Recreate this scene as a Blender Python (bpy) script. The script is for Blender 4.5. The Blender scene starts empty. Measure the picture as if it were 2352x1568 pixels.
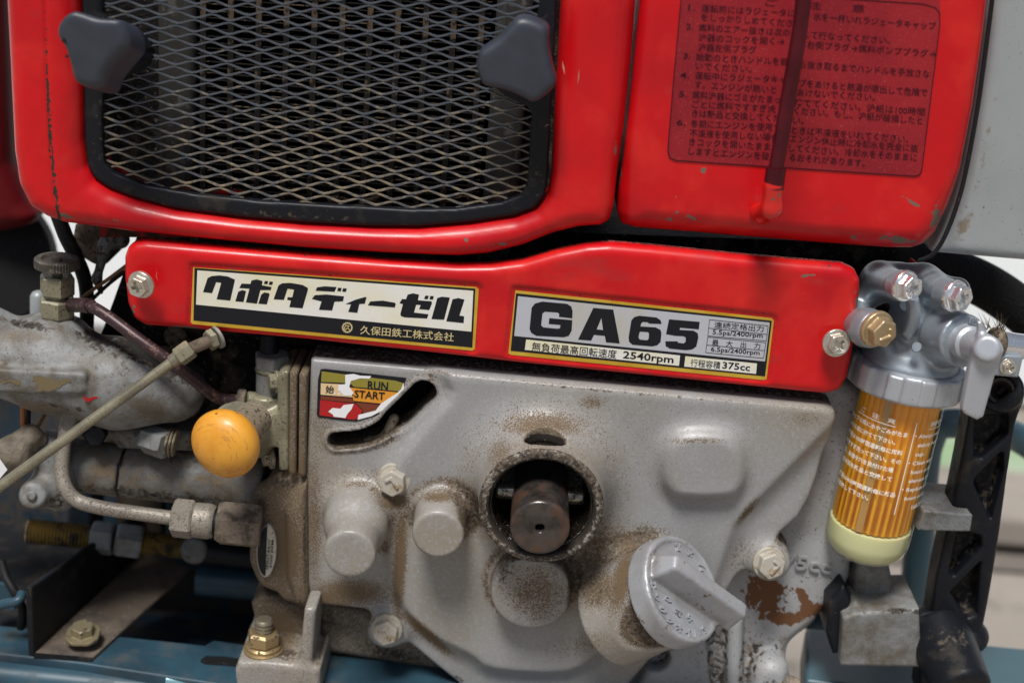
import bpy, math, random
import numpy as np
from mathutils import Vector, Matrix, Euler
from mathutils.geometry import tessellate_polygon
random.seed(7); rng = np.random.default_rng(7)
S = bpy.context.scene; COL = S.collection
# ------------------------------------------------------------------ camera
FPX, CW, CH = 3300.0, 1176.0, 784.0
TILT, ROLL = math.radians(20), math.radians(4.7)
DIST = 0.589
cd = bpy.data.cameras.new('camera'); cam = bpy.data.objects.new('camera', cd); COL.objects.link(cam); S.camera = cam
fwd = Vector((0, math.cos(TILT), -math.sin(TILT)))
cam.location = -DIST * fwd
MR = (Euler((math.pi/2 - TILT, 0, 0)).to_matrix() @ Matrix.Rotation(ROLL, 3, 'Z'))
cam.rotation_mode = 'QUATERNION'; cam.rotation_quaternion = MR.to_quaternion()
cd.sensor_width = 36; cd.lens = 36 * FPX / 2352; cd.clip_start = 0.01; cd.clip_end = 200
cd.dof.use_dof = True; cd.dof.focus_distance = DIST - 0.004; cd.dof.aperture_fstop = 6.3
# ------------------------------------------------------------------ world, sun, exposure
SUN_EL, SUN_AZ = math.radians(64), math.radians(200)      # azimuth the light comes from, measured from +Y clockwise
w = bpy.data.worlds.new('World'); S.world = w; w.use_nodes = True
nt = w.node_tree; nt.nodes.clear()
sky = nt.nodes.new('ShaderNodeTexSky'); sky.sky_type = 'NISHITA'; sky.sun_disc = False
sky.sun_elevation = SUN_EL; sky.sun_rotation = SUN_AZ; sky.dust_density = 3.0; sky.air_density = 1.0; sky.ozone_density = 1.0
bg = nt.nodes.new('ShaderNodeBackground'); bg.inputs[1].default_value = 0.052
wo = nt.nodes.new('ShaderNodeOutputWorld'); nt.links.new(sky.outputs[0], bg.inputs[0]); nt.links.new(bg.outputs[0], wo.inputs[0])
sd = bpy.data.lights.new('sun', 'SUN'); sd.energy = 3.1; sd.angle = math.radians(16); sd.color = (1, .985, .96)
so = bpy.data.objects.new('sun', sd); COL.objects.link(so)
sdir = Vector((math.sin(SUN_AZ)*math.cos(SUN_EL), math.cos(SUN_AZ)*math.cos(SUN_EL), math.sin(SUN_EL)))
so.rotation_mode = 'QUATERNION'; so.rotation_quaternion = sdir.to_track_quat('Z', 'Y'); so.location = sdir * 2
S.view_settings.view_transform = 'Standard'; S.view_settings.look = 'None'; S.view_settings.gamma = 1
S.view_settings.exposure = 0.35
# ------------------------------------------------------------------ photograph point -> point of the place
MRn = np.array(MR); CL = np.array(cam.location); FW = np.array(fwd)
YO = [0.0]
def W(u, v=None, y=None):
    """world point on the upright plane Y=y seen at (u, v)"""
    if v is None: u, v, y = u
    y = y+YO[0]
    d = MRn @ np.array([(u-CW)/FPX, -(v-CH)/FPX, -1.0])
    return CL + d * ((y - CL[1]) / d[1])
def WA(uv, y):
    uv = np.asarray(uv, float); y = np.asarray(y)+YO[0]
    L = np.stack([(uv[:, 0]-CW)/FPX, -(uv[:, 1]-CH)/FPX, -np.ones(len(uv))], 1) @ MRn.T
    return CL + L * ((np.asarray(y) - CL[1]) / L[:, 1])[:, None]
def WZ(u, v, z):
    d = MRn @ np.array([(u-CW)/FPX, -(v-CH)/FPX, -1.0])
    return CL + d * ((z - CL[2]) / d[2])
def UV(p):
    L = (p - CL) @ MRn
    return CW - L[:, 0]/L[:, 2]*FPX, CH + L[:, 1]/L[:, 2]*FPX
def pw(p): return float((np.asarray(p) - CL) @ FW) / FPX      # size of one photo pixel at a world point
def A3(p): return W(p)
# ------------------------------------------------------------------ materials
def rgb(h): 
    c = [int(h[i:i+2], 16)/255 for i in (0, 2, 4)]
    return tuple((x/12.92 if x < .04 else ((x+.055)/1.055)**2.4) for x in c) + (1,)
MATS = {}
def mat(name, col, rough=.5, metal=0, var=None, layers=(), bump=None, coat=0, spec=.5, rv=0, sss=0, trans=0, film=None):
    m = bpy.data.materials.new(name); m.use_nodes = True; t = m.node_tree; N = t.nodes; Lk = t.links
    b = N['Principled BSDF']; tc = N.new('ShaderNodeTexCoord'); geo = tc.outputs['Object']
    def noise(scale, det=5, dist=0, off=0):
        n = N.new('ShaderNodeTexNoise'); n.inputs['Scale'].default_value = scale; n.inputs['Detail'].default_value = det
        n.inputs['Roughness'].default_value = .6; n.inputs['Distortion'].default_value = dist
        mp = N.new('ShaderNodeMapping'); mp.inputs['Location'].default_value = (off*.37, off*.71, off*.53)
        Lk.new(geo, mp.inputs[0]); Lk.new(mp.outputs[0], n.inputs['Vector']); return n.outputs[0], mp
    def mr(x, a, c, d=0, e=1):
        n = N.new('ShaderNodeMapRange'); n.inputs[1].default_value = a; n.inputs[2].default_value = c
        n.inputs[3].default_value = d; n.inputs[4].default_value = e
        Lk.new(x, n.inputs[0]); return n.outputs[0]
    def mix(f, a, c):
        n = N.new('ShaderNodeMix'); n.data_type = 'RGBA'
        Lk.new(f, n.inputs[0])
        for i, s in ((6, a), (7, c)):
            if isinstance(s, tuple): n.inputs[i].default_value = s if len(s) == 4 else s + (1,)
            else: Lk.new(s, n.inputs[i])
        return n.outputs[2]
    def math_(op, a, c):
        n = N.new('ShaderNodeMath'); n.operation = op
        for i, s in ((0, a), (1, c)):
            if isinstance(s, (int, float)): n.inputs[i].default_value = s
            else: Lk.new(s, n.inputs[i])
        return n.outputs[0]
    c = tuple(col)
    rgh = None
    if var:
        for i, (vc, sc, lo, hi) in enumerate(var):
            c = mix(mr(noise(sc, 4, .3, 3+i)[0], lo, hi), c, tuple(vc))
    if film:
        a = N.new('ShaderNodeAttribute'); a.attribute_name = film[1]
        q_ = math_('MULTIPLY', a.outputs['Fac'], math_('MULTIPLY', mr(noise(120, 5, .3, 31)[0], .3, .7, .5, 1.3), film[2]))
        c = mix(mr(q_, 0, 1), c, tuple(film[0]))
    r = None
    if rv: r = mr(noise(180, 5, 0, 9)[0], .3, .7, max(rough-rv, .03), min(rough+rv, 1))
    masks = []
    for i, (lc, sc, thr, soft, gain, attr, lr) in enumerate(layers):
        if attr is None and sc >= 250: sc *= 1.7; soft = max(soft, .05)*1.4; thr += .025
        elif attr: sc *= 1.5
        n, mp = noise(sc, 9, .2, 11+3*i)
        if isinstance(gain, tuple): mp.inputs['Scale'].default_value = gain[1]; gain = gain[0]
        n = math_('ADD', math_('MULTIPLY', n, 1.6), -.3)
        if attr:
            gain *= 1.12
            a = N.new('ShaderNodeAttribute'); a.attribute_name = attr
            n = math_('ADD', n, math_('MULTIPLY', a.outputs['Fac'], gain))
        f = mr(n, thr, thr+soft); masks.append(f)
        c = mix(f, c, tuple(lc))
        if r is None: r = mr(f, 0, 1, rough, lr)
        else:
            k = N.new('ShaderNodeMix'); Lk.new(f, k.inputs[0]); Lk.new(r, k.inputs[2]); k.inputs[3].default_value = lr; r = k.outputs[0]
    if isinstance(c, tuple): b.inputs['Base Color'].default_value = c if len(c) == 4 else c+(1,)
    else: Lk.new(c, b.inputs['Base Color'])
    if r is None: b.inputs['Roughness'].default_value = rough
    else: Lk.new(r, b.inputs['Roughness'])
    if masks and metal > 0:
        q = mr(masks[0], 0, 1, metal, 0); Lk.new(q, b.inputs['Metallic'])
    else: b.inputs['Metallic'].default_value = metal
    b.inputs['Coat Weight'].default_value = coat; b.inputs['Coat Roughness'].default_value = .15
    b.inputs['Specular IOR Level'].default_value = spec
    if sss:
        b.inputs['Subsurface Weight'].default_value = sss; b.inputs['Subsurface Radius'].default_value = (1, .6, .3); b.inputs['Subsurface Scale'].default_value = .004
    if trans: b.inputs['Transmission Weight'].default_value = trans
    if bump:
        prev = None
        for (sc, st, ds) in bump:
            bn = N.new('ShaderNodeBump'); bn.inputs['Strength'].default_value = st; bn.inputs['Distance'].default_value = ds
            Lk.new(noise(sc, 3, 0, 21)[0], bn.inputs['Height'])
            if prev: Lk.new(prev, bn.inputs['Normal'])
            prev = bn.outputs[0]
        Lk.new(prev, b.inputs['Normal'])
    MATS[name] = m; return m
DIRT_SHADE = (.034, .025, .017); BRN = (.20, .135, .075); BLK = (.012, .011, .010)  # dirt colour, also used for the painted crease shade
red = mat('red_paint', (.58, .005, .008), .36, 0, spec=.3, var=[((.44, .004, .009), 18, .4, .7), ((.64, .022, .015), 40, .48, .75)],
          layers=[(DIRT_SHADE, 500, 1.0, .05, .55, 'dirt_shade', .8), ((.16, .12, .09), 240, 1.06, .02, .82, 'chip', .7), ((.12, .02, .015), 500, .80, .02, 0, None, .6), ((.55, .30, .22), 420, .86, .01, 0, None, .5), ((.66, .10, .08), 45, .86, .02, (0, (9, 1, 2.5)), None, .5), ((.40, .02, .02), 30, .66, .25, (0, (1, 1, 2.5)), None, .55)],
          bump=[(900, .04, .0002), (60, .05, .0008)], coat=.12, rv=.06)
dullred = mat('faded_red_film', (.31, .014, .020), .5, 0, spec=.25, var=[((.22, .008, .016), 30, .35, .65)],
          layers=[((.60, .20, .14), 1500, .70, .05, 0, None, .5)], coat=.1)
redprint = mat('warning_print', (.040, .004, .010), .6, spec=.2)
grey = mat('cast_grey_paint', (.315, .32, .328), .38, 0, var=[((.265, .265, .26), 30, .35, .7), ((.27, .24, .19), 12, .43, .68), ((.345, .35, .36), 600, .5, .72), ((.25, .23, .195), 1700, .52, .72)],
          layers=[((.15, .105, .06), 170, .92, .6, .62, 'brown', .75), ((.12, .08, .042), 1100, .84, .16, .62, 'brown', .75), ((.09, .065, .042), 330, .92, .22, .62, 'dirt_shade', .85), ((.022, .017, .013), 520, 1.06, .16, .62, 'dirt_shade', .7), ((.16, .13, .095), 1500, .64, .10, 0, None, .7), ((.52, .52, .53), 600, .82, .02, 0, None, .5)],
          bump=[(1400, .16, .0003), (150, .1, .0006)], rv=.08, film=((.19, .135, .075), 'brown', .40))
dirtygrey = mat('dirty_grey_casting', (.215, .225, .225), .55, 0, film=((.10, .075, .05), 'brown', .7), var=[((.10, .085, .065), 90, .40, .64)],
          layers=[((.17, .125, .08), 200, 1.0, .3, .7, 'brown', .85), ((.060, .046, .034), 200, .90, .2, .60, 'dirt_shade', .9), ((.014, .012, .010), 330, 1.0, .2, .60, 'dirt_shade', .9), ((.045, .037, .03), 800, .60, .12, 0, None, .9)],
          bump=[(900, .25, .0005), (200, .25, .001)])
rustgrey = mat('rusted_grey_casting', (.34, .345, .35), .5, 0, var=[((.27, .26, .25), 50, .4, .7)],
          layers=[((.13, .055, .02), 190, 1.0, .03, .7, 'rust', .85), ((.17, .125, .08), 200, 1.0, .3, .7, 'brown', .85), ((.05, .04, .035), 480, .655, .02, 0, None, .85), (DIRT_SHADE, 260, 1.0, .14, .6, 'dirt_shade', .9)],
          bump=[(900, .2, .0005)])
oily = mat('grimy_metal', (.30, .25, .18), .5, .35, layers=[(DIRT_SHADE, 400, .52, .12, 0, None, .8), ((.45, .40, .30), 150, .62, .1, 0, None, .5)], bump=[(900, .3, .0005)])
olive = mat('yellowed_zinc', (.28, .26, .175), .42, .25, var=[((.17, .15, .10), 90, .4, .7)], layers=[(DIRT_SHADE, 500, .60, .06, 0, None, .85)], bump=[(1000, .12, .0004)])
brownhex = mat('brown_dirty_hex', (.20, .155, .115), .6, .1, var=[((.07, .055, .04), 160, .45, .6)], layers=[(DIRT_SHADE, 700, .55, .2, 0, None, .8)], bump=[(800, .3, .0005)])
zinc = mat('zinc_bolt', (.62, .58, .50), .32, .85, layers=[((.22, .18, .12), 700, .58, .15, 0, None, .7)], bump=[(1200, .05, .0002)])
chrome = mat('bright_zinc', (.80, .80, .80), .22, .9, layers=[((.4, .4, .38), 900, .66, .1, 0, None, .5)])
brass = mat('gold_passivated_bolt', (.50, .38, .22), .38, .7, layers=[((.18, .12, .07), 500, .56, .2, 0, None, .7)], bump=[(900, .1, .0003)])
brassthread = mat('gold_thread', (.30, .21, .07), .45, .6, layers=[(DIRT_SHADE, 120, .48, .15, 0, None, .8)])
creambolt = mat('painted_bolt', (.40, .37, .31), .4, 0, layers=[((.26, .18, .10), 220, .52, .25, 0, None, .8), (DIRT_SHADE, 900, .70, .06, 0, None, .8)], bump=[(900, .05, .0002)])
alu = mat('die_cast_aluminium', (.34, .38, .42), .38, .55, var=[((.25, .28, .31), 60, .4, .7)], layers=[((.16, .12, .08), 500, .70, .04, 0, None, .8)], bump=[(1600, .10, .0003), (200, .06, .0004)])
alur = mat('matt_aluminium', (.44, .46, .49), .42, .5, layers=[((.16, .12, .08), 500, .72, .04, 0, None, .8)], bump=[(1900, .22, .0003)])
black = mat('black_painted_steel', (.008, .009, .012), .42, 0, spec=.22, layers=[((.085, .068, .048), 240, .93, .2, .6, 'dirt_shade', .8), ((.30, .29, .27), 1300, .755, .01, 0, None, .6), ((.030, .026, .021), 90, .60, .2, 0, None, .7)], bump=[(500, .12, .0003)])
knobm = mat('grey_black_plastic', (.034, .039, .053), .45, 0, var=[((.026, .030, .04), 80, .4, .7)], bump=[(1500, .08, .0002)], spec=.5)
meshm = mat('grille_wire_paint', (.078, .088, .105), .45, .3, layers=[((.235, .18, .105), 200, .98, .4, .62, 'dirt_shade', .9), ((.12, .09, .06), 500, .62, .05, 0, None, .8)])
darkm = mat('dark_engine_metal', (.008, .0075, .007), .8, 0, spec=.15, layers=[((.05, .042, .035), 90, .55, .15, 0, None, .9), ((.11, .10, .09), 260, .64, .05, 0, None, .9)], bump=[(300, .6, .002)])
mudm = mat('caked_mud', (.10, .075, .05), .95, 0, var=[((.22, .17, .12), 200, .45, .6), ((.03, .025, .02), 350, .55, .6)], bump=[(400, 1, .002)])
finm = mat('radiator_fin', (.012, .011, .010), .8, 0, spec=.15, layers=[((.085, .06, .04), 160, .60, .08, 0, None, .95)])
tankside = mat('radiator_side_tank', (.030, .030, .029), .7, .0, spec=.2, layers=[((.08, .075, .07), 120, .62, .1, 0, None, .8), (DIRT_SHADE, 200, .5, .2, 0, None, .9)])
silver = mat('silver_grey_paint', (.33, .35, .355), .4, .15, var=[((.28, .30, .30), 25, .4, .7)], layers=[((.20, .17, .12), 200, 1.0, .3, .7, 'brown', .8), ((.10, .09, .08), 500, .72, .03, 0, None, .7)], bump=[(120, .15, .0006)])
tubem = mat('dark_red_tube', (.055, .003, .007), .30, 0, var=[((.09, .006, .012), 60, .4, .7)], spec=.28)
elbm = mat('red_chipped_elbow', (.62, .012, .008), .3, 0, layers=[((.12, .09, .06), 150, .74, .02, 0, None, .6)], coat=.3)
orange = mat('orange_plastic_knob', (.72, .34, .035), .42, 0, var=[((.58, .22, .015), 45, .4, .65)], layers=[((.20, .085, .02), 300, 1.0, .12, .60, 'dirt_shade', .6), ((.44, .19, .03), 120, .66, .3, 0, None, .5)], bump=[(500, .1, .0003)], sss=.1, coat=.1)
copper = mat('dark_copper_pipe', (.048, .026, .030), .40, .35, layers=[((.16, .08, .05), 300, .56, .1, 0, None, .6)])
rodm = mat('zinc_rod_greened', (.32, .29, .20), .36, .5, var=[((.19, .17, .12), 70, .4, .7)], layers=[((.09, .07, .05), 900, .60, .04, 0, None, .8)])
pipem = mat('dirty_steel_pipe', (.27, .24, .20), .5, .3, layers=[((.10, .08, .06), 800, .50, .1, 0, None, .85)], bump=[(1500, .4, .0004)])
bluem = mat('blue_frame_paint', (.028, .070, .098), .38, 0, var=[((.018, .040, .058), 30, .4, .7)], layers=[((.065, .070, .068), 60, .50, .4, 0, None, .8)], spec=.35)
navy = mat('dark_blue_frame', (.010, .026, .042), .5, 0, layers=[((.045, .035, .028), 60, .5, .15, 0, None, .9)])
rubber = mat('black_rubber', (.008, .008, .009), .6, 0, spec=.25, layers=[((.035, .03, .024), 200, .68, .1, 0, None, .8)])
orgwire = mat('orange_wire', (.42, .12, .02), .45)
brwire = mat('brown_wire', (.20, .10, .03), .5)
bootm = mat('dirty_connector_boot', (.17, .14, .10), .7, 0, var=[((.07, .055, .04), 120, .4, .65)], bump=[(250, .6, .002)])
gold = mat('gold_foil', (.78, .52, .07), .3, .55, var=[((.62, .36, .02), 60, .45, .7)])
cream = mat('brushed_champagne_foil', (.82, .78, .55), .34, .25, var=[((.86, .85, .80), 20, .42, .58)], layers=[((.45, .36, .2), 900, .74, .02, 0, None, .6)])
silverfoil = mat('brushed_silver_foil', (.58, .60, .65), .34, .4, var=[((.58, .55, .44), 22, .5, .66)], layers=[((.30, .28, .25), 1000, .74, .02, 0, None, .6)])
ink = mat('black_print', (.010, .011, .015), .42, 0, spec=.25, layers=[((.22, .21, .18), 500, .82, .01, 0, None, .6)])
goldink = mat('gold_print', (.70, .58, .30), .4, .3)
olivelab = mat('olive_label', (.26, .22, .03), .45, 0, layers=[((.65, .63, .55), 260, 1.0, .02, .5, 'worn', .6)])
orangelab = mat('orange_label', (.70, .28, .02), .45, 0, layers=[((.75, .70, .62), 260, 1.0, .02, .5, 'worn', .6)])
peachlab = mat('peach_label', (.72, .52, .28), .5, 0, layers=[((.85, .8, .75), 300, .58, .02, 0, None, .6)])
redlab = mat('red_label', (.42, .008, .010), .45, 0, layers=[((.75, .68, .65), 190, 1.0, .02, .5, 'worn', .6)])
brownlab = mat('brown_red_label', (.18, .035, .012), .45)
whitelab = mat('white_torn_label', (.80, .80, .80), .6)
whiteink = mat('white_print', (.85, .83, .75), .5)
amber = mat('amber_filter_paper', (.90, .42, .022), .5, 0, var=[((.84, .34, .015), 40, .4, .7)], sss=.9)
fuel = mat('pale_fuel', (.64, .67, .42), .25, 0, sss=.7)
concrete = mat('pale_concrete', (.33, .29, .245), .9, 0, var=[((.25, .22, .19), 3, .4, .6)], layers=[((.20, .18, .15), 18, .58, .1, 0, None, .9)])
gravel = mat('grey_asphalt', (.16, .14, .12), .95, 0, var=[((.24, .21, .18), 40, .45, .6)])
grassm = mat('blurred_grass', (.20, .30, .16), .9, 0, var=[((.30, .36, .26), 8, .4, .6)])
wallm = mat('white_wall_paint', (.90, .91, .93), .8)
# clear bowl: thin tinted shell
def shell(name, tint, gl):
    m = bpy.data.materials.new(name); m.use_nodes = True; t = m.node_tree; t.nodes.clear()
    o = t.nodes.new('ShaderNodeOutputMaterial'); mx = t.nodes.new('ShaderNodeMixShader'); tr = t.nodes.new('ShaderNodeBsdfTransparent')
    g = t.nodes.new('ShaderNodeBsdfGlossy'); lw_ = t.nodes.new('ShaderNodeLayerWeight'); lw_.inputs[0].default_value = .5; pw_ = t.nodes.new('ShaderNodeMath'); pw_.operation = 'POWER'; pw_.inputs[1].default_value = 4; t.links.new(lw_.outputs['Facing'], pw_.inputs[0]); fr = t.nodes.new('ShaderNodeMapRange'); fr.inputs[3].default_value = .04; fr.inputs[4].default_value = .6; t.links.new(pw_.outputs[0], fr.inputs[0])
    tr.inputs[0].default_value = tint; g.inputs['Roughness'].default_value = gl
    t.links.new(fr.outputs[0], mx.inputs[0]); t.links.new(tr.outputs[0], mx.inputs[1]); t.links.new(g.outputs[0], mx.inputs[2]); t.links.new(mx.outputs[0], o.inputs[0])
    return m
bowlm = shell('clear_amber_plastic', (1, .985, .92, 1), .12)
# ------------------------------------------------------------------ objects
LOC = {}
def thing(name, label, cat, at, group=None, kind=None):
    o = bpy.data.objects.new(name, None); o.empty_display_size = .01; COL.objects.link(o)
    l = W(at) if len(at) == 3 else np.array(at[1:]); o.location = l; LOC[o.name] = np.array(l, float)
    o['label'] = label; o['category'] = cat
    if group: o['group'] = group
    if kind: o['kind'] = kind
    return o
def tag(o, label=None, cat=None, group=None, kind=None):
    for k, v in (('label', label), ('category', cat), ('group', group), ('kind', kind)):
        if v: o[k] = v
    return o
def mk(name, V, F, m, parent=None, smooth=True, attrs=None, sharp=None):
    V = np.asarray(V, float); c = (V.max(0)+V.min(0))/2
    me = bpy.data.meshes.new(name)
    if isinstance(F, np.ndarray):
        n = len(F); k = F.shape[1]
        me.vertices.add(len(V)); me.vertices.foreach_set('co', (V-c).astype(np.float32).ravel())
        me.loops.add(n*k); me.loops.foreach_set('vertex_index', F.astype(np.int32).ravel())
        me.polygons.add(n); me.polygons.foreach_set('loop_start', np.arange(0, n*k, k, dtype=np.int32))
        me.update(calc_edges=True)
    else:
        me.from_pydata((V-c).tolist(), [], F); me.update()
    if smooth: me.polygons.foreach_set('use_smooth', np.ones(len(me.polygons), bool))
    if sharp: me.set_sharp_from_angle(angle=math.radians(sharp))
    if attrs:
        for k, fn in attrs.items():
            a = me.attributes.new(k, 'FLOAT', 'POINT'); a.data.foreach_set('value', np.asarray(fn(V), np.float32))
    me.materials.append(m)
    o = bpy.data.objects.new(name, me); COL.objects.link(o)
    if parent is not None:
        o.parent = parent; o.location = c - LOC[parent.name]
    else: o.location = c
    LOC[o.name] = c
    return o
# stains given where they sit
def spots(lst, base=0.0, up=None):
    def fn(V):
        u, v = UV(V); r = np.full(len(V), base)
        for (cu, cv, su, sv, ang, amp) in lst:
            a = math.radians(ang); du, dv = u-cu, v-cv
            x = du*math.cos(a)+dv*math.sin(a); y = -du*math.sin(a)+dv*math.cos(a)
            r = np.maximum(r, amp*np.exp(-((x/su)**2+(y/sv)**2)))
        return r
    return fn
# ------------------------------------------------------------------ signed-distance modelling
def smin(a, b, k):
    if k <= 0: return np.minimum(a, b)
    h = np.maximum(k-np.abs(a-b), 0)/k
    return np.minimum(a, b)-h*h*k*.25
def smax(a, b, k): return -smin(-a, -b, k)
def U(k, *fs):
    def g(X, Y, Z):
        d = fs[0](X, Y, Z)
        for f in fs[1:]: d = smin(d, f(X, Y, Z), k)
        return d
    return g
def SUB(a, b, k=0): return lambda X, Y, Z: smax(a(X, Y, Z), -b(X, Y, Z), k)
def INT(a, b, k=0): return lambda X, Y, Z: smax(a(X, Y, Z), b(X, Y, Z), k)
def _r(p, r): return r*pw(p)
def sph(p, r, sc=(1, 1, 1)):
    c = W(p); R = _r(c, r)
    return lambda X, Y, Z: np.sqrt(((X-c[0])/sc[0])**2+((Y-c[1])/sc[1])**2+((Z-c[2])/sc[2])**2)-R
def cap(a, b, r, r2=None):
    a_ = W(a); b_ = W(b); R1 = _r(a_, r); R2 = _r(b_, r if r2 is None else r2); return capw(a_, b_, R1, R2)
def capw(a, b, R1, R2):
    ab = b-a; L2 = float(ab@ab)+1e-12
    def g(X, Y, Z):
        t = np.clip(((X-a[0])*ab[0]+(Y-a[1])*ab[1]+(Z-a[2])*ab[2])/L2, 0, 1)
        return np.sqrt((X-a[0]-t*ab[0])**2+(Y-a[1]-t*ab[1])**2+(Z-a[2]-t*ab[2])**2)-(R1+(R2-R1)*t)
    return g
def cyl(a, b, r, r2=None, rd=.0008):
    a_ = W(a); b_ = W(b); return cylw(a_, b_, _r(a_, r), _r(b_, r if r2 is None else r2), rd)
def cylw(a, b, R1, R2, rd=.0008):
    ab = b-a; L = float(np.sqrt(ab@ab)); n = ab/L
    def g(X, Y, Z):
        s = (X-a[0])*n[0]+(Y-a[1])*n[1]+(Z-a[2])*n[2]
        q = np.sqrt(np.maximum((X-a[0])**2+(Y-a[1])**2+(Z-a[2])**2-s*s, 0))
        dr = q-(R1+(R2-R1)*np.clip(s/L, 0, 1))+rd; da = np.abs(s-L/2)-L/2+rd
        return np.sqrt(np.maximum(dr, 0)**2+np.maximum(da, 0)**2)+np.minimum(np.maximum(dr, da), 0)-rd
    return g
def ycyl(p, r, y0, y1, r2=None, rd=.0008):
    """boss along the engine's front-to-back axis, front end y0 seen at p"""
    c = W(p[0], p[1], y0); R = _r(c, r); b = c.copy(); b[1] = y1
    return cylw(c, b, R, R if r2 is None else r2*pw(c), rd)
def poly2(pts):
    P = np.asarray(pts, float); 
    def g(X, Z):
        d = None; s = None
        n = len(P)
        for i in range(n):
            a = P[i]; b = P[i-1]; e = b-a; wx = X-a[0]; wz = Z-a[1]
            t = np.clip((wx*e[0]+wz*e[1])/(e@e+1e-15), 0, 1)
            q = (wx-e[0]*t)**2+(wz-e[1]*t)**2
            d = q if d is None else np.minimum(d, q)
            c1 = Z >= a[1]; c2 = Z < b[1]; c3 = e[0]*wz > e[1]*wx
            fl = (c1 & c2 & c3) | (~c1 & ~c2 & ~c3)
            s = fl if s is None else s ^ fl
        return np.where(s, -1, 1)*np.sqrt(d)
    return g
def pts_at(px, y): return WA(px, np.full(len(px), y))[:, [0, 2]]
def crom(px, n=6, closed=True):
    P = [np.array(p, float) for p in px]; out = []
    N = len(P); rngi = range(N if closed else N-1)
    for i in rngi:
        p0 = P[(i-1) % N] if closed or i > 0 else P[0]; p1 = P[i]; p2 = P[(i+1) % N]; p3 = P[(i+2) % N] if closed or i+2 < N else P[-1]
        for j in range(n):
            t = j/n; out.append(.5*((2*p1)+(-p0+p2)*t+(2*p0-5*p1+4*p2-p3)*t*t+(-p0+3*p1-3*p2+p3)*t**3))
    if not closed: out.append(P[-1])
    return out
def ext(px, y0, y1, rd=.001, slope=0, yref=None):
    f = poly2(pts_at(px, y0 if yref is None else yref)); y0 += YO[0]; y1 += YO[0]
    def g(X, Y, Z):
        d2 = f(X, Z)+rd
        if slope: d2 = (d2-slope*np.clip(Y-y0, 0, 1))/math.sqrt(1+slope*slope)
        da = np.abs(Y-(y0+y1)/2)-(y1-y0)/2+rd
        return np.sqrt(np.maximum(d2, 0)**2+np.maximum(da, 0)**2)+np.minimum(np.maximum(d2, da), 0)-rd
    return g
def lines2(px, y, r):
    P = pts_at(px, y); R = r*pw(W(px[0][0], px[0][1], y))
    def g(X, Y, Z):
        d = None
        for i in range(len(P)-1):
            a = P[i]; e = P[i+1]-a; wx = X-a[0]; wz = Z-a[1]; t = np.clip((wx*e[0]+wz*e[1])/(e@e+1e-15), 0, 1)
            q = (wx-e[0]*t)**2+(wz-e[1]*t)**2
            d = q if d is None else np.minimum(d, q)
        return np.sqrt(d)-R
    return g
def nets(f, lo, hi, h):
    ax = [np.arange(lo[i], hi[i]+h, h, dtype=np.float32) for i in range(3)]
    X, Y, Z = ax[0][:, None, None], ax[1][None, :, None], ax[2][None, None, :]
    shp = (len(ax[0]), len(ax[1]), len(ax[2]))
    D = np.ascontiguousarray(np.broadcast_to(f(X, Y, Z), shp)).astype(np.float32)
    D[0] = D[-1] = np.maximum(D[0], h*.3); D[0] = np.maximum(D[0], h*.3); D[-1] = np.maximum(D[-1], h*.3)
    D[:, 0] = np.maximum(D[:, 0], h*.3); D[:, -1] = np.maximum(D[:, -1], h*.3); D[:, :, 0] = np.maximum(D[:, :, 0], h*.3); D[:, :, -1] = np.maximum(D[:, :, -1], h*.3)
    In = D < 0
    cnt = np.zeros(tuple(s-1 for s in shp), np.int8); offs = [(i, j, k) for i in (0, 1) for j in (0, 1) for k in (0, 1)]
    for (i, j, k) in offs: cnt += In[i:shp[0]-1+i, j:shp[1]-1+j, k:shp[2]-1+k]
    act = (cnt > 0) & (cnt < 8); I = np.argwhere(act)
    idx = np.full(cnt.shape, -1, np.int32); idx[act] = np.arange(len(I))
    cv = {o: D[I[:, 0]+o[0], I[:, 1]+o[1], I[:, 2]+o[2]] for o in offs}
    acc = np.zeros((len(I), 3)); num = np.zeros(len(I))
    for o in offs:
        for a in range(3):
            if o[a] == 0:
                o2 = list(o); o2[a] = 1; o2 = tuple(o2); d1, d2 = cv[o], cv[o2]
                m = (d1 < 0) != (d2 < 0); t = np.where(m, d1/np.where(m, d1-d2, 1), 0)
                p = np.array(o, float)[None].repeat(len(I), 0); p[:, a] = t
                acc += p*m[:, None]; num += m
    V = (I+acc/np.maximum(num, 1)[:, None])*h+np.array([a[0] for a in ax])
    Fs = []
    for a in range(3):
        b, c = (a+1) % 3, (a+2) % 3
        s1 = [slice(None)]*3; s2 = [slice(None)]*3; s1[a] = slice(0, -1); s2[a] = slice(1, None)
        ch = In[tuple(s1)] != In[tuple(s2)]
        e = np.argwhere(ch); e = e[(e[:, b] > 0) & (e[:, c] > 0) & (e[:, b] < shp[b]-1) & (e[:, c] < shp[c]-1)]
        fl = In[e[:, 0], e[:, 1], e[:, 2]]
        q = []
        for (db, dc) in ((-1, -1), (0, -1), (0, 0), (-1, 0)):
            x = e.copy(); x[:, b] += db; x[:, c] += dc; q.append(idx[x[:, 0], x[:, 1], x[:, 2]])
        q = np.stack(q, 1); q[~fl] = q[~fl][:, ::-1]; Fs.append(q)
    return V, np.concatenate(Fs)
def bbox(pts, pad):
    P = np.array([W(p) for p in pts]); return P.min(0)-pad, P.max(0)+pad
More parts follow.
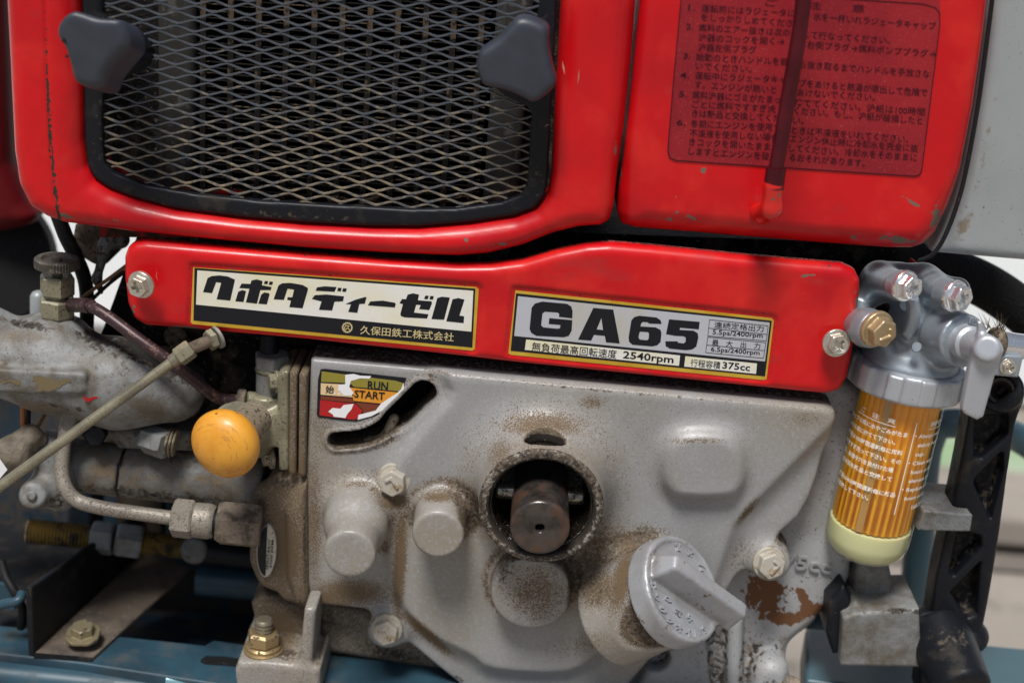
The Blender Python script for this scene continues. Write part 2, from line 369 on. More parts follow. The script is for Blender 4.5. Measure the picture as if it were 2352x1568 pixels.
def sdf(name, f, box, h, m, parent=None, attrs=None, crev_shade=.82):
    V, F = nets(f, box[0], box[1], h)
    if crev_shade and attrs and 'dirt_shade' in attrs:  # shade painted into concave creases, mixed with the given dirt
        e = h; g = np.stack([f(V[:, 0]+(e if i == 0 else 0), V[:, 1]+(e if i == 1 else 0), V[:, 2]+(e if i == 2 else 0))-f(V[:, 0]-(e if i == 0 else 0), V[:, 1]-(e if i == 1 else 0), V[:, 2]-(e if i == 2 else 0)) for i in range(3)], 1)
        g /= np.linalg.norm(g, axis=1)[:, None]+1e-9; cv = np.zeros(len(V))
        for dl in (.0025, .006):
            P = V+g*dl; cv = np.maximum(cv, np.clip((dl-f(P[:, 0], P[:, 1], P[:, 2]))/dl, 0, 1))
        d0, b0_ = attrs['dirt_shade'], attrs.get('brown')
        attrs = dict(attrs); attrs['dirt_shade'] = lambda V_: np.maximum(d0(V_), crev_shade*np.clip(cv*1.8, 0, 1))
        if b0_: attrs['brown'] = lambda V_: np.maximum(b0_(V_), .70*np.clip(cv*2.2, 0, 1))
    return mk(name, V, F, m, parent, True, attrs)
def boxpx(u0, v0, u1, v1, y0, y1, pad=.002):
    return bbox([(u, v, y) for u in (u0, u1) for v in (v0, v1) for y in (y0, y1)], pad)
# ------------------------------------------------------------------ plain meshes
def basis(n, hint=(0, 0, 1)):
    n = np.asarray(n, float); n = n/np.linalg.norm(n); h = np.asarray(hint, float)
    x = np.cross(h, n)
    if np.linalg.norm(x) < 1e-4: x = np.cross((1, 0, 0), n)
    x /= np.linalg.norm(x); return x, np.cross(n, x), n
def lathe(name, a, b, prof, m, parent=None, seg=40, rot=0, sharp=35, world=False, mod=None, attrs=None):
    """profile [(t along a->b, radius in photo px)]"""
    A = np.array(a, float) if world else W(a); B = np.array(b, float) if world else W(b); k = pw(A)
    x, y, n = basis(B-A); L = np.linalg.norm(B-A); V = []
    for (t, r) in prof:
        for i in range(seg):
            th = rot+2*math.pi*i/seg; rr = r*k*(mod(th) if mod else 1)
            V.append(A+n*L*t+(x*math.cos(th)+y*math.sin(th))*rr)
    F = [(j*seg+i, j*seg+(i+1) % seg, (j+1)*seg+(i+1) % seg, (j+1)*seg+i) for j in range(len(prof)-1) for i in range(seg)]
    F.append(tuple(range(seg-1, -1, -1))); F.append(tuple(range((len(prof)-1)*seg, len(prof)*seg)))
    return mk(name, V, F, m, parent, True, attrs, sharp)
def hexnut(name, a, b, r, m, parent=None, rot=0, **k):
    return lathe(name, a, b, [(0, r*.80), (.0, r*.9), (.10, r), (.90, r), (1, r*.9), (1, r*.6)], m, parent, 6, rot, 20, **k)
def thread(name, a, b, r, m, parent=None, n=14):
    pr = []
    for i in range(n): pr += [(i/n, r*.80), ((i+.5)/n, r)]
    return lathe(name, a, b, pr+[(1, r*.9)], m, parent, 28, sharp=80)
def tube(name, pts, r, m, parent=None, seg=18, n=8, attrs=None, radii=None):
    P3 = [W(p) for p in pts]; C = np.array(crom(P3, n, False)); R = r*pw(C[0]) if not isinstance(r, (list, tuple)) else None
    V = []; T = np.gradient(C, axis=0); x, y, _ = basis(T[0])
    if R is None: rr = np.interp(np.linspace(0, len(r)-1, len(C)), range(len(r)), [q*pw(C[0]) for q in r])
    for i, c in enumerate(C):
        t = T[i]/np.linalg.norm(T[i]); x = x-t*(x@t); x /= np.linalg.norm(x); y = np.cross(t, x); q = R if R is not None else rr[i]
        for j in range(seg):
            th = 2*math.pi*j/seg; V.append(c+(x*math.cos(th)+y*math.sin(th))*q)
    L = len(C)
    F = [(i*seg+j, i*seg+(j+1) % seg, (i+1)*seg+(j+1) % seg, (i+1)*seg+j) for i in range(L-1) for j in range(seg)]
    F += [tuple(range(seg-1, -1, -1)), tuple(range((L-1)*seg, L*seg))]
    return mk(name, V, F, m, parent, True, attrs, 50)
def flat(name, loops, y, m, parent=None, attrs=None, fn=None, sub=0):
    """flat print: loops of photo points (first outer, others holes) on plane Y=y"""
    Ls = [[Vector((float(p[0]), float(p[1]), 0)) for p in lp] for lp in loops]; tri = tessellate_polygon(Ls)
    uv = np.array([(p[0], p[1]) for lp in loops for p in lp], float); F = [tuple(t) for t in tri]
    V = fn(uv) if fn else WA(uv, np.full(len(uv), y))
    V = np.asarray(V)
    F2 = []
    for t in F:
        a, b, c = V[list(t)]; nn = np.cross(b-a, c-a); F2.append(t if nn @ (CL-a) > 0 else t[::-1])
    return mk(name, V, F2, m, parent, False, attrs)
def merged(name, items, m, parent, y, attrs=None):
    """several printed shapes of one line of lettering as one mesh"""
    Vs, Fs, o = [], [], 0
    for loops in items:
        tri = tessellate_polygon([[Vector((float(p[0]), float(p[1]), 0)) for p in lp] for lp in loops])
        uv = np.array([(p[0], p[1]) for lp in loops for p in lp], float); V = WA(uv, np.full(len(uv), y))
        for t in tri:
            a, b, c = V[list(t)]; nn = np.cross(b-a, c-a); t = tuple(t) if nn @ (CL-a) > 0 else tuple(t)[::-1]; Fs.append(tuple(i+o for i in t))
        Vs.append(V); o += len(V)
    return mk(name, np.concatenate(Vs), Fs, m, parent, False, attrs)
def glyphs(s, bold=0.0, res=2):
    c = bpy.data.curves.new('t', 'FONT'); c.body = s; c.resolution_u = res; c.offset = bold
    o = bpy.data.objects.new('t', c); COL.objects.link(o)
    me = bpy.data.meshes.new_from_object(o.evaluated_get(bpy.context.evaluated_depsgraph_get()))
    V = np.array([v.co[:] for v in me.vertices]); F = [tuple(p.vertices) for p in me.polygons]
    bpy.data.objects.remove(o); bpy.data.curves.remove(c); bpy.data.meshes.remove(me)
    return V, F
def text_px(s, p0, p1, h, bold=0.0, lean=0):
    """glyph outlines laid along p0->p1 (baseline), em height h photo px"""
    V, F = glyphs(s, bold); x0, x1 = V[:, 0].min(), V[:, 0].max()
    d = np.array(p1, float)-np.array(p0, float); n = np.array([d[1], -d[0]])/np.linalg.norm(d)
    t = (V[:, 0]-x0)/(x1-x0); uv = np.array(p0)+t[:, None]*d+V[:, 1:2]*h*(n+lean*d/np.linalg.norm(d))
    return uv, F
def text(name, lines, y, m, parent, fn=None):
    Vs, Fs, o = [], [], 0
    for ln in lines:
        uv, F = text_px(*ln); V = fn(uv) if fn else WA(uv, np.full(len(uv), y))
        Vs.append(V); Fs += [tuple(i+o for i in f) for f in F]; o += len(V)
    return mk(name, np.concatenate(Vs), Fs, m, parent, False)
def prism(name, top, down, m, parent=None, sharp=30, bevel=0, attrs=None):
    """solid between a polygon of world points and the same polygon moved by a vector"""
    T = np.array(top, float); D = np.array(down, float); n = len(T)
    F = [tuple(range(n)), tuple(range(2*n-1, n-1, -1))]+[(i, (i+1) % n, n+(i+1) % n, n+i)[::-1] for i in range(n)]
    V = np.concatenate([T, T+D])
    nn = np.cross(T[1]-T[0], T[2]-T[0])
    if nn @ D > 0: F = [f[::-1] for f in F]
    o = mk(name, V, F, m, parent, True, attrs, sharp)
    if bevel:
        b = o.modifiers.new('bevel', 'BEVEL'); b.width = bevel; b.segments = 3; b.harden_normals = False
        o.data.set_sharp_from_angle(angle=math.radians(60))
    return o
def jag(px, amp, n=4):
    P = crom(px, n); return [p+rng.normal(size=2)*amp for p in P]
def bolt(name, p, axis, r, m, parent, kind='cross', washer=1.0, h=.42, rot=0.2, lm=None, wh=.35):
    """hexagon flange bolt: front face centre at p, facing axis"""
    C = W(p); R = r*pw(C); x, y, n = basis(axis); ca, sa = math.cos(rot), math.sin(rot)
    x, y = x*ca+y*sa, -x*sa+y*ca
    def f(X, Y, Z):
        a = X; b = Y; c = Z       # local frame, front face at z=0
        hx = None
        for k in range(3):
            t = k*math.pi/3; q = np.abs(a*math.cos(t)+b*math.sin(t)); hx = q if hx is None else np.maximum(hx, q)
        q = np.sqrt(a*a+b*b)
        H = R*.80*.95; Lh = R*.62
        head = smax(hx-H*.93, np.abs(c+Lh/2)-Lh/2, R*.05); head = smax(head, (q+(c)*.8)-H*1.02, R*.06)
        if kind == 'cross': head = smax(head, -np.maximum(q-H*.78, -c-R*.05), R*.05)
        wsh = smax(q-R*washer, np.abs(c+Lh+R*wh/2)-R*wh/2, R*.08)
        d = smin(head, wsh, R*.05)
        if kind == 'cross':
            cr = np.minimum(np.maximum(np.abs(a)-R*.13, np.abs(b)-R*.46), np.maximum(np.abs(b)-R*.13, np.abs(a)-R*.46))
            cr = np.maximum(cr, -c-R*.42); cr2 = np.maximum(q-R*.24, -c-R*.42); d = smax(d, -np.minimum(cr, cr2), R*.04)
        elif kind == 'seven':
            s1 = np.maximum(np.abs(a+R*.02)-R*.38, np.abs(b+R*.2)-R*.07); s2 = np.maximum(np.abs(a-R*.33)-R*.07, np.abs(b+R*.02)-R*.24)
            mk_ = np.maximum(np.minimum(s1, s2), np.abs(c)-R*.12); d = smin(d, mk_, R*.04)
        return d
    V, F = nets(f, (-R*1.15, -R*1.15, -R*(.75+wh)), (R*1.15, R*1.15, R*.15), R/19)
    V = C+V[:, :1]*x+V[:, 1:2]*y+V[:, 2:3]*n
    return mk(name, V, F, m, parent, True, None, 40)
AX = np.array((0, -1, 0.0))
# ================================================================== SETTING
GZ = -.36
def ground_strip(name, v0, v1, m, dz, kind='structure', thick=.3):
    z = GZ+dz; a = WZ(1176, v0, z)[1]; b = WZ(1176, v1, z)[1] if v1 is not None else -6.0
    V = [(-8, b, z), (8, b, z), (8, a, z), (-8, a, z)]
    o = mk(name, V, [(0, 1, 2, 3)], m, None, False); tag(o, kind=kind); return o
g0 = mk('ground', [(-40, -10, GZ-.01), (40, -10, GZ-.01), (40, 60, GZ-.01), (-40, 60, GZ-.01)], [(0, 1, 2, 3)], concrete, None, False); tag(g0, kind='structure')
ground_strip('pavement', 1215, None, concrete, 0)
ground_strip('road', 1050, 1215, gravel, .004)
ground_strip('grass', 905, 1050, grassm, .008, 'stuff')
yk = WZ(1176, 1195, GZ)[1]
tw = thing('white_wall', 'white painted wall far behind the machine, out of focus', 'wall', ('w', 0, WZ(1176, 905, GZ)[1]+.15, GZ))
ywl = WZ(1176, 905, GZ)[1]+.1
prism('wall_panel', [(-4, ywl, GZ), (4, ywl, GZ), (4, ywl, GZ+.75), (-4, ywl, GZ+.75)], (0, .08, 0), wallm, tw)
prism('coping', [(-4, ywl-.02, GZ+.752), (4, ywl-.02, GZ+.752), (4, ywl+.1, GZ+.752), (-4, ywl+.1, GZ+.752)], (0, 0, .04), wallm, tw)
tk = thing('kerb', 'low grey concrete kerb beyond the machine on the right', 'kerb', ('w', 0, yk, GZ))
for i in range(14):
    x0 = -1.4+i*.25
    prism('kerb_stone', [(x0, yk, GZ+.012), (x0+.245, yk, GZ+.012), (x0+.245, yk+.1, GZ+.012), (x0, yk+.1, GZ+.012)], (0, 0, .03), concrete, tk, bevel=.006)

# ================================================================== RED COWL with grille opening
hood = [(-14, -140), (2, 0), (10, 150), (20, 350), (32, 430), (58, 482), (100, 508), (140, 521), (300, 542), (500, 562), (700, 580), (900, 592), (1050, 598), (1120, 592), (1200, 573), (1270, 545), (1330, 530), (1380, 527), (1402, 515), (1412, 480), (1420, 400), (1435, 300), (1451, 150), (1463, 0), (1472, -140)]
gout = [(186, -160), (186, 0), (190, 200), (192, 330), (200, 385), (216, 412), (250, 434), (310, 457), (400, 480), (550, 500), (700, 513), (850, 521), (960, 522), (1080, 512), (1180, 497), (1228, 480), (1252, 450), (1259, 400), (1266, 250), (1272, 150), (1280, 0), (1290, -160)]
gin = [(232, -160), (234, 30), (262, 70), (292, 120), (296, 170), (262, 200), (236, 215), (233, 260), (235, 340), (240, 376), (262, 398), (330, 425), (450, 447), (600, 463), (800, 474), (950, 482), (1050, 480), (1150, 466), (1198, 447), (1212, 420), (1218, 300), (1222, 262), (1210, 245), (1165, 225), (1120, 190), (1120, 120), (1170, 80), (1230, 60), (1240, 0), (1246, -160)]
def grow(px, d):
    P = np.array(px, float); n = len(P); out = []
    for i in range(n):
        e = P[(i+1) % n]-P[i-1]; e /= np.linalg.norm(e)+1e-9; out.append(P[i]+d*np.array([e[1], -e[0]]))
    return out
def area(px): 
    P = np.array(px, float); Q = np.roll(P, -1, 0); return .5*np.sum(P[:, 0]*Q[:, 1]-Q[:, 0]*P[:, 1])
gopen = grow(gout, -7 if area(gout) < 0 else 7)
t = thing('engine_cowl', 'red painted sheet metal cowl around the black mesh grille', 'cowl', (740, 590, .01))
YH = -.004
outer = ext(hood, YH, .05, .0085); hole = ext(gopen, YH-.03, .06, 0, yref=YH); hole2 = ext(grow(gout, -26 if area(gout) < 0 else 26), .008, .08, .001, yref=.008)
seam = lines2([(96, -140), (104, 0), (110, 200), (118, 350), (128, 450), (142, 540)], YH, 3.2)
inner = ext(hood, YH+.004, .08, .006)
fh = SUB(SUB(outer, hole, .011), hole2, .001)
fh2 = lambda X, Y, Z: smax(fh(X, Y, Z), -np.maximum(seam(X, Y, Z), np.abs(Y-YH)-.0011), .0012)
# hollow behind: leave a 5 mm skin
shellcut = lambda X, Y, Z: fh2(X, Y+0, Z)
def dirt_seam(V):
    u, v = UV(V); sx = np.interp(v, [-140, 0, 200, 350, 450, 540], [96, 104, 110, 118, 128, 142])
    r = 1.3*np.exp(-((u-sx)/6.5)**2)*np.interp(v, [0, 100, 250, 600], [.45, .6, .95, .95])
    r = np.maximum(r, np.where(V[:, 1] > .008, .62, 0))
    return r
sdf('shell', fh2, boxpx(-30, -60, 1475, 610, YH-.001, .05, .001), .00105, red, t, crev_shade=0, attrs=
    {'dirt_shade': dirt_seam, 'chip': spots([(150, 495, 26, 7, 20, .95), (270, 508, 14, 5, 10, .9), (1072, 552, 6, 6, 0, 1.3), (1150, 560, 50, 5, -5, .7), (1262, 150, 5, 40, 5, .75), (1414, 340, 5, 40, 5, .9), (345, 488, 5, 3, 0, 1.2), (700, 569, 300, 4, 5, .55), (1412, 470, 6, 30, 5, .85)])})
scm = mat('scratch_primer', (.50, .24, .15), .6)
for (a, b, c_, d_, w_) in ((1257, 118, 1252, 165, 1.6), (1261, 150, 1254, 190, 1.2), (1292, 140, 1297, 172, 2.6), (1331, 158, 1327, 196, 1.2), (1250, 292, 1262, 284, 1.4), (1246, 190, 1250, 215, 1.3)):
    m_ = ((a+c_)/2+w_*.8, (b+d_)/2); flat('scratch', [[(a-w_*.3, b), m_, (c_, d_), (m_[0]-w_*1.7, m_[1])]], YH-.00012, scm, t)
for (a, b, r_) in ((1617, 392, 5), (1552, 450, 3.4), (1555, 486, 3.4), (1535, 503, 4.5), (1072, 550, 5), (345, 489, 3)):
    pass
# radiator seen through the grille
YR = .050
t = thing('radiator', 'dark radiator core with dirty fins seen through the grille mesh', 'radiator', (740, 470, YR))
z_lo, z_hi = W(740, 560, YR)[2], W(740, -120, YR)[2]
prism('core_back', [W(200, 470, YR+.02), W(420, 560, YR+.02), W(1400, 570, YR+.02), W(1400, -120, YR+.02), W(60, -120, YR+.02)], (0, .006, 0), darkm, t)
zz = z_lo; Vs = []; Fs = []
k = 0
while zz < z_hi:
    x0, x1 = W(450, 300, YR)[0], W(1110, 300, YR)[0]; o = len(Vs); j = .0003*math.sin(k*1.7)
    Vs += [(x0, YR, zz+j), (x1, YR, zz-j), (x1, YR+.014, zz-j), (x0, YR+.014, zz+j), (x0, YR, zz+j+.0004), (x1, YR, zz-j+.0004), (x1, YR+.014, zz-j+.0004), (x0, YR+.014, zz+j+.0004)]
    Fs += [(o, o+1, o+5, o+4), (o+4, o+5, o+6, o+7), (o+3, o+2, o+1, o)]; zz += .0026; k += 1
f_ = mk('fin', Vs, Fs, finm, t, False); tag(f_, kind='stuff')
for i in range(11):
    u = 470+i*62
    a = W(u, 300, YR+.003)
    prism('cooling_tube', [(a[0]-.0012, YR-.001, z_lo), (a[0]+.0012, YR-.001, z_lo), (a[0]+.0012, YR-.001, z_hi), (a[0]-.0012, YR-.001, z_hi)], (0, .014, 0), finm, t)
for (u0, u1) in ((360, 445), (1120, 1200)):
    a, b = W(u0, 300, YR-.006), W(u1, 300, YR-.006)
    prism('side_tank', [(a[0], YR-.006, z_lo), (b[0], YR-.006, z_lo), (b[0], YR-.006, z_hi), (a[0], YR-.006, z_hi)], (0, .03, 0), tankside, t, bevel=.004)
prism('lower_rail', [W(230, 436, .034), W(560, 452, .034), W(560, 545, .034), W(230, 545, .034)], (0, .01, 0), mat('dusty_red_flange', (.22, .004, .006), .5, spec=.2, layers=[(DIRT_SHADE, 90, .45, .1, 0, None, .9)]), t)
sdf('debris', U(.001, *[cap((480+90*i+20*math.sin(i*3), 455+14*math.sin(i*2.1)+.03*i*90*.3, .036), (520+90*i, 450+10*math.sin(i)+.03*i*90*.3, .04), 7+3*math.sin(i*5), 4) for i in range(8)]), boxpx(440, 420, 1260, 520, .03, .046), .001, mudm, t)
# grille
t = thing('radiator_grille', 'black framed expanded metal grille set in the red cowl', 'grille', (740, 500, .003))
fo = ext(grow(gout, 0), .0000, .006, .0018); fi = ext(gin, -.02, .02, 0, yref=0.0)
fr_d = spots([(230, 300, 20, 150, 0, .5), (320, 462, 120, 14, 8, .75), (700, 498, 400, 10, 4, .62), (1235, 420, 20, 60, 0, .7)])
sdf('frame', SUB(fo, fi, .0012), boxpx(180, -60, 1290, 530, 0, .006, .001), .00085, black, t, {'dirt_shade': fr_d})
gp = np.array(gin, float); YM = .0035
def inside(p, P=grow(gin, 10 if area(gin) > 0 else -10)):
    c = False; n = len(P)
    for i in range(n):
        a, b = P[i], P[i-1]
        if (a[1] > p[1]) != (b[1] > p[1]) and p[0] < (b[0]-a[0])*(p[1]-a[1])/(b[1]-a[1]+1e-9)+a[0]: c = not c
    return c
e1 = np.array([79.5, 6.2]); e2 = np.array([-1.8, 31.6]); o0 = np.array([215.0, -70.0])
V, F = [], []
def strand(P2, wd=2.15, th=.0013):
    global V, F
    C = WA(P2, np.full(len(P2), YM)); T = np.gradient(C, axis=0); T /= np.linalg.norm(T, axis=1)[:, None]
    N = np.cross(T, (0, 1, 0)); N /= np.linalg.norm(N, axis=1)[:, None]; wv = wd*pw(C[0]); o = len(V)
    sec = [(-1, -.25), (-.72, -.6), (.72, -.6), (1, -.25), (1, .6), (-1, .6)]
    for i in range(len(C)):
        for (a, b) in sec: V.append(C[i]+N[i]*a*wv+np.array((0, 1, 0))*b*th)
    ns = len(sec)
    for i in range(len(C)-1):
        for j in range(ns): F.append((o+i*ns+j, o+i*ns+(j+1) % ns, o+(i+1)*ns+(j+1) % ns, o+(i+1)*ns+j))
for r in range(-4, 22):
    for sgn in (1, -1):
        run = []
        for q in range(0, 15*8):
            s = q/8.0; ph = s % 1; tri = 1-abs(2*ph-1)     # 0 at node, 1 mid
            tri = min(max((tri-.085)/.83, 0), 1); tri = tri*.92+.08*(3*tri*tri-2*tri**3)     # flat runs where strands join
            p = o0+e1*s+e2*(r+sgn*(tri*.38+.06))+np.array([.5*math.sin(r*2.1+s*.7), .45*math.sin(s*1.3+r)])
            if inside(p): run.append(p)
            else:
                if len(run) > 2: strand(np.array(run))
                run = []
        if len(run) > 2: strand(np.array(run))
def md(Vv):
    u, v = UV(Vv); r = np.interp(v, [0, 180, 330, 480], [.42, .62, .90, .95])+.06*np.sin(u/95)+.05*np.sin(v/17+u/60)
    return r+np.where((u > 1130) & (v > 380), .12, 0)-np.where(u < 300, .1, 0)*0
mk('expanded_mesh', V, F, meshm, t, True, {'dirt_shade': md}, 40)
# knobs
KL = [(124, 73), (126, 55), (141, 33), (161, 22), (183, 26), (220, 38), (264, 41), (277, 51), (288, 77), (288, 103), (278, 117), (256, 143), (238, 168), (229, 194), (216, 201), (198, 200), (172, 190), (161, 176), (154, 147), (141, 106), (128, 88)]
KR = [(1093, 154), (1097, 127), (1107, 115), (1143, 90), (1170, 62), (1185, 46), (1209, 43), (1243, 56), (1259, 71), (1259, 108), (1266, 150), (1276, 188), (1272, 204), (1247, 227), (1224, 239), (1205, 231), (1182, 219), (1151, 208), (1112, 200), (1101, 185)]
def knob(px, label, drift, yf):
    c = np.mean(px, 0); t = thing('grille_knob', label, 'knob', (c[0], c[1], yf+.012), 'lobed knobs clamping the grille')
    f2 = poly2(pts_at(crom(px, 3), yf)); c3 = W(c[0], c[1], yf)
    dx, dz = drift
    def g(X, Y, Z):
        s = np.clip(Y-yf, 0, .02)
        d2 = f2(X-dx*s, Z-dz*s)+.003+.0*s
        rr = ((X-c3[0])**2+(Z-c3[2])**2)
        y0 = yf+rr*1.1
        da = np.maximum(y0-Y, Y-(yf+.0125))+.003
        return np.sqrt(np.maximum(d2, 0)**2+np.maximum(da, 0)**2)+np.minimum(np.maximum(d2, da), 0)-.003
    b = cylw(c3+np.array([dx*.012, .010, dz*.012]), c3+np.array([dx*.016, .0-yf+.006, dz*.016]), .0085, .0085, .001)
    lo = c3-.028; hi = c3+.03; lo[1] = yf-.003; hi[1] = .008
    sdf('grip', g, (lo, hi), .00075, knobm, t)
    sdf('stem', b, (lo, hi), .001, black, t)
    return t
k1 = knob(KL, 'grey black three lobed knob at the upper left of the grille, against the red cowl', (.42, -.38), -.030)
k2 = knob(KR, 'grey black three lobed knob at the upper right corner of the grille', (.05, .05), -.022)
for (u, v, r) in ((148, 94, 6), (154, 130, 4)):
    lathe('dimple', (u, v, -.0301), (u, v, -.0295), [(0, r), (.3, r*.8), (1, r*.8)], rubber, k1, 16)
# red panel at the far left edge and dark engine mass behind everything
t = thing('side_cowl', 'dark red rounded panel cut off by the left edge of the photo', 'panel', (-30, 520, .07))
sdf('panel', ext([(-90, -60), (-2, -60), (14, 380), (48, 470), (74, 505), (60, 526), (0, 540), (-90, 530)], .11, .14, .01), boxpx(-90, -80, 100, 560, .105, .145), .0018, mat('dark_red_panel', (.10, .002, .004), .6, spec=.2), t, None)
t = thing('engine_block', 'dark grimy engine block hidden behind the panels and castings', 'engine block', (1100, 1000, .08))
prism('block', [W(330, 500, .045), W(2060, 560, .045), W(2040, 900, .045), W(1890, 1000, .045), W(1760, 1480, .045), W(1500, 1600, .045), W(760, 1600, .045), W(725, 1390, .045), W(560, 1130, .045), W(215, 1080, .045), W(165, 930, .045), W(235, 760, .045)], (0, .12, 0), darkm, t)
for i in range(40):
    u, v = 230+rng.random()*470, 770+rng.random()*320
    if v > 1100: continue
    r = 10+rng.random()*22
    V_, F_ = nets(sph((u, v, .045), r, (1, .5, 1)), *(lambda c: (c-.009, c+.009))(W(u, v, .045)), .0016)
    mk('lump', V_, F_, darkm if i % 2 else mudm, t)

# ================================================================== RED FUEL TANK, label, level tube
t = thing('fuel_tank', 'glossy red tank right of the grille with a faded warning label', 'tank', (1800, 585, .02))
tank = [(1482, -140), (1473, 0), (1462, 100), (1447, 250), (1431, 390), (1422, 450), (1419, 500), (1427, 530), (1460, 541), (1600, 552), (1750, 565), (1900, 577), (2050, 588), (2108, 588), (2140, 575), (2164, 545), (2190, 480), (2212, 400), (2242, 250), (2264, 100), (2276, 0), (2288, -140)]
YT = -.003
ft = ext(tank, YT, .05, .0)
tp2 = poly2(pts_at(tank, YT)); zb = W(1800, 565, YT)[2]
def ftank(X, Y, Z):
    d2 = tp2(X, Z); r = .0065+.012*np.clip((zb+.035-Z)/.05, 0, 1)
    d2 = d2+r; da = (YT-Y)+r
    return np.maximum(np.sqrt(np.maximum(d2, 0)**2+np.maximum(da, 0)**2)+np.minimum(np.maximum(d2, da), 0)-r, Y-.05)
sdf('body', ftank, boxpx(1405, -60, 2300, 600, YT, .045, .001), .0011, red, t, crev_shade=0, attrs=
    {'dirt_shade': lambda V: np.where(V[:, 1] > .012, .6, 0), 'chip': spots([(2150, 500, 16, 42, 12, .86), (2060, 550, 60, 12, 5, .88), (2130, 560, 20, 18, 0, .85), (2090, 462, 50, 6, 32, .80), (1617, 392, 7, 7, 0, 1.3), (1552, 450, 5, 4, 0, 1.3), (1555, 488, 5, 4, 0, 1.3), (1537, 504, 7, 4, 10, 1.3), (1590, 500, 26, 5, 25, .95), (1682, 512, 6, 6, 0, 1.1), (1424, 400, 5, 60, 4, .82), (1960, 545, 8, 5, 0, 1.2)])})
TLm = lambda a, b: (1378+a/2.414, b/2.414)        # warning label traced at this scale
lab = tag(flat('warning_label', [[(1570, -60), (2150, -60), (2160, 20), (2159, 55), (2150, 130), (2117, 392), (2112, 402), (2100, 405), (1900, 392), (1552, 369), (1538, 362), (1534, 345), (1546, 200)]], YT-.0003, dullred, t), 'translucent faded red warning label with six numbered lines of Japanese')
bp = [(1570, -60), (1546, 200), (1534, 345), (1538, 362), (1552, 369), (1900, 392), (2100, 405), (2112, 402), (2117, 392), (2150, 130), (2159, 55), (2158, 30), (2148, 18), (2120, 10), (1900, -5)]
bq = []
for i in range(len(bp)-1):
    a, b = np.array(bp[i], float), np.array(bp[i+1], float); n_ = np.array([b[1]-a[1], a[0]-b[0]]); n_ = n_/np.linalg.norm(n_)*1.1
    bq.append([[a+n_, b+n_, b-n_, a-n_]])
merged('border', bq, redprint, lab, YT-.00045)
CK = 2.0276      # second tracing scale (label close-up)
def L3(a, b): return (1516.4+a/3.53, b/3.53)
TL_ = [("1.", 225, 85, 285, 92), ("運転前にはラジェータに", 335, 95, 1090, 135), ("水を一杯いれラジェータキャップ", 1240, 160, 2235, 240),
 ("をしっかりしめてくださ", 330, 165, 1070, 215), ("2.", 208, 238, 265, 243), ("燃料のエアー抜きは次の", 312, 250, 1050, 292), ("して行なってください。", 1160, 305, 1860, 355),
 ("沪器のコックを開く→", 308, 330, 1005, 365), ("右側プラグ→燃料ポンププラグ→", 1185, 388, 2235, 465), ("沪器左側プラグ", 305, 410, 780, 432),
 ("3.", 185, 475, 245, 480), ("始動のときハンドルを軽", 290, 488, 1040, 530), ("ら抜き取るまでハンドルを手放さな", 1135, 548, 2185, 628), ("いでください。", 285, 560, 740, 588),
 ("4.", 160, 632, 235, 638), ("運転中にラジェータキャ", 282, 640, 1020, 675), ("プをあけると熱湯が噴出して危険で", 1125, 700, 2165, 780), ("す。エンジンが熱いと", 278, 712, 940, 755), ("あけないでください。", 1110, 775, 1740, 815),
 ("5.", 150, 785, 220, 790), ("燃料沪器にゴミがたまっ", 258, 795, 975, 835), ("捨ててください。沪紙は100時間", 1085, 855, 2145, 935), ("ごとに燃料ですすぎ洗", 258, 870, 935, 912), ("ください。もし、沪紙が破損したと", 1085, 922, 2125, 1005), ("きは新品と交換してくだ", 256, 945, 975, 985), ("い。", 1075, 1000, 1165, 1005),
 ("6.", 132, 1015, 205, 1022), ("冬期にエンジンを使用す", 246, 1028, 975, 1062), ("ときは不凍液をいれてください。", 1065, 1080, 2010, 1155), ("不凍液を使用しない場合", 238, 1105, 960, 1140), ("エンジン休止時に冷却水を完全に抜", 1050, 1148, 2090, 1230), ("きコックを開いたまま", 234, 1175, 890, 1215), ("してください。冷却水をそのままに", 1045, 1225, 2080, 1305), ("しますとエンジンを破", 230, 1250, 885, 1292), ("るおそれがあります。", 1045, 1300, 1660, 1350), ("ご　　注　　意", 850, 45, 1660, 100)]
text('warning_lettering', [(s, L3(a, b), L3(c, d), 19.5 if len(s) > 2 else 19, .004) for (s, a, b, c, d) in TL_], YT-.0005, redprint, lab)
t = thing('fuel_level_tube', 'dark red see-through level tube on the tank, ending in a chipped red elbow', 'tube', (1770, 480, -.02))
tube('hose', [(1850, -60, -.024), (1838, 60, -.0235), (1806, 250, -.023), (1781, 395, -.0225)], 18, tubem, t, 28)
tube('sleeve', [(1783, 385, -.0225), (1779, 412, -.0225), (1777, 432, -.0225)], 23.5, tubem, t, 28)
sdf('elbow', U(.002, cap((1777, 425, -.0225), (1773, 478, -.021), 24), cap((1773, 478, -.021), (1752, 490, -.010), 24, 22), cap((1752, 490, -.010), (1735, 487, .004), 22)), boxpx(1700, 400, 1820, 540, -.03, .006), .0007, elbm, t)
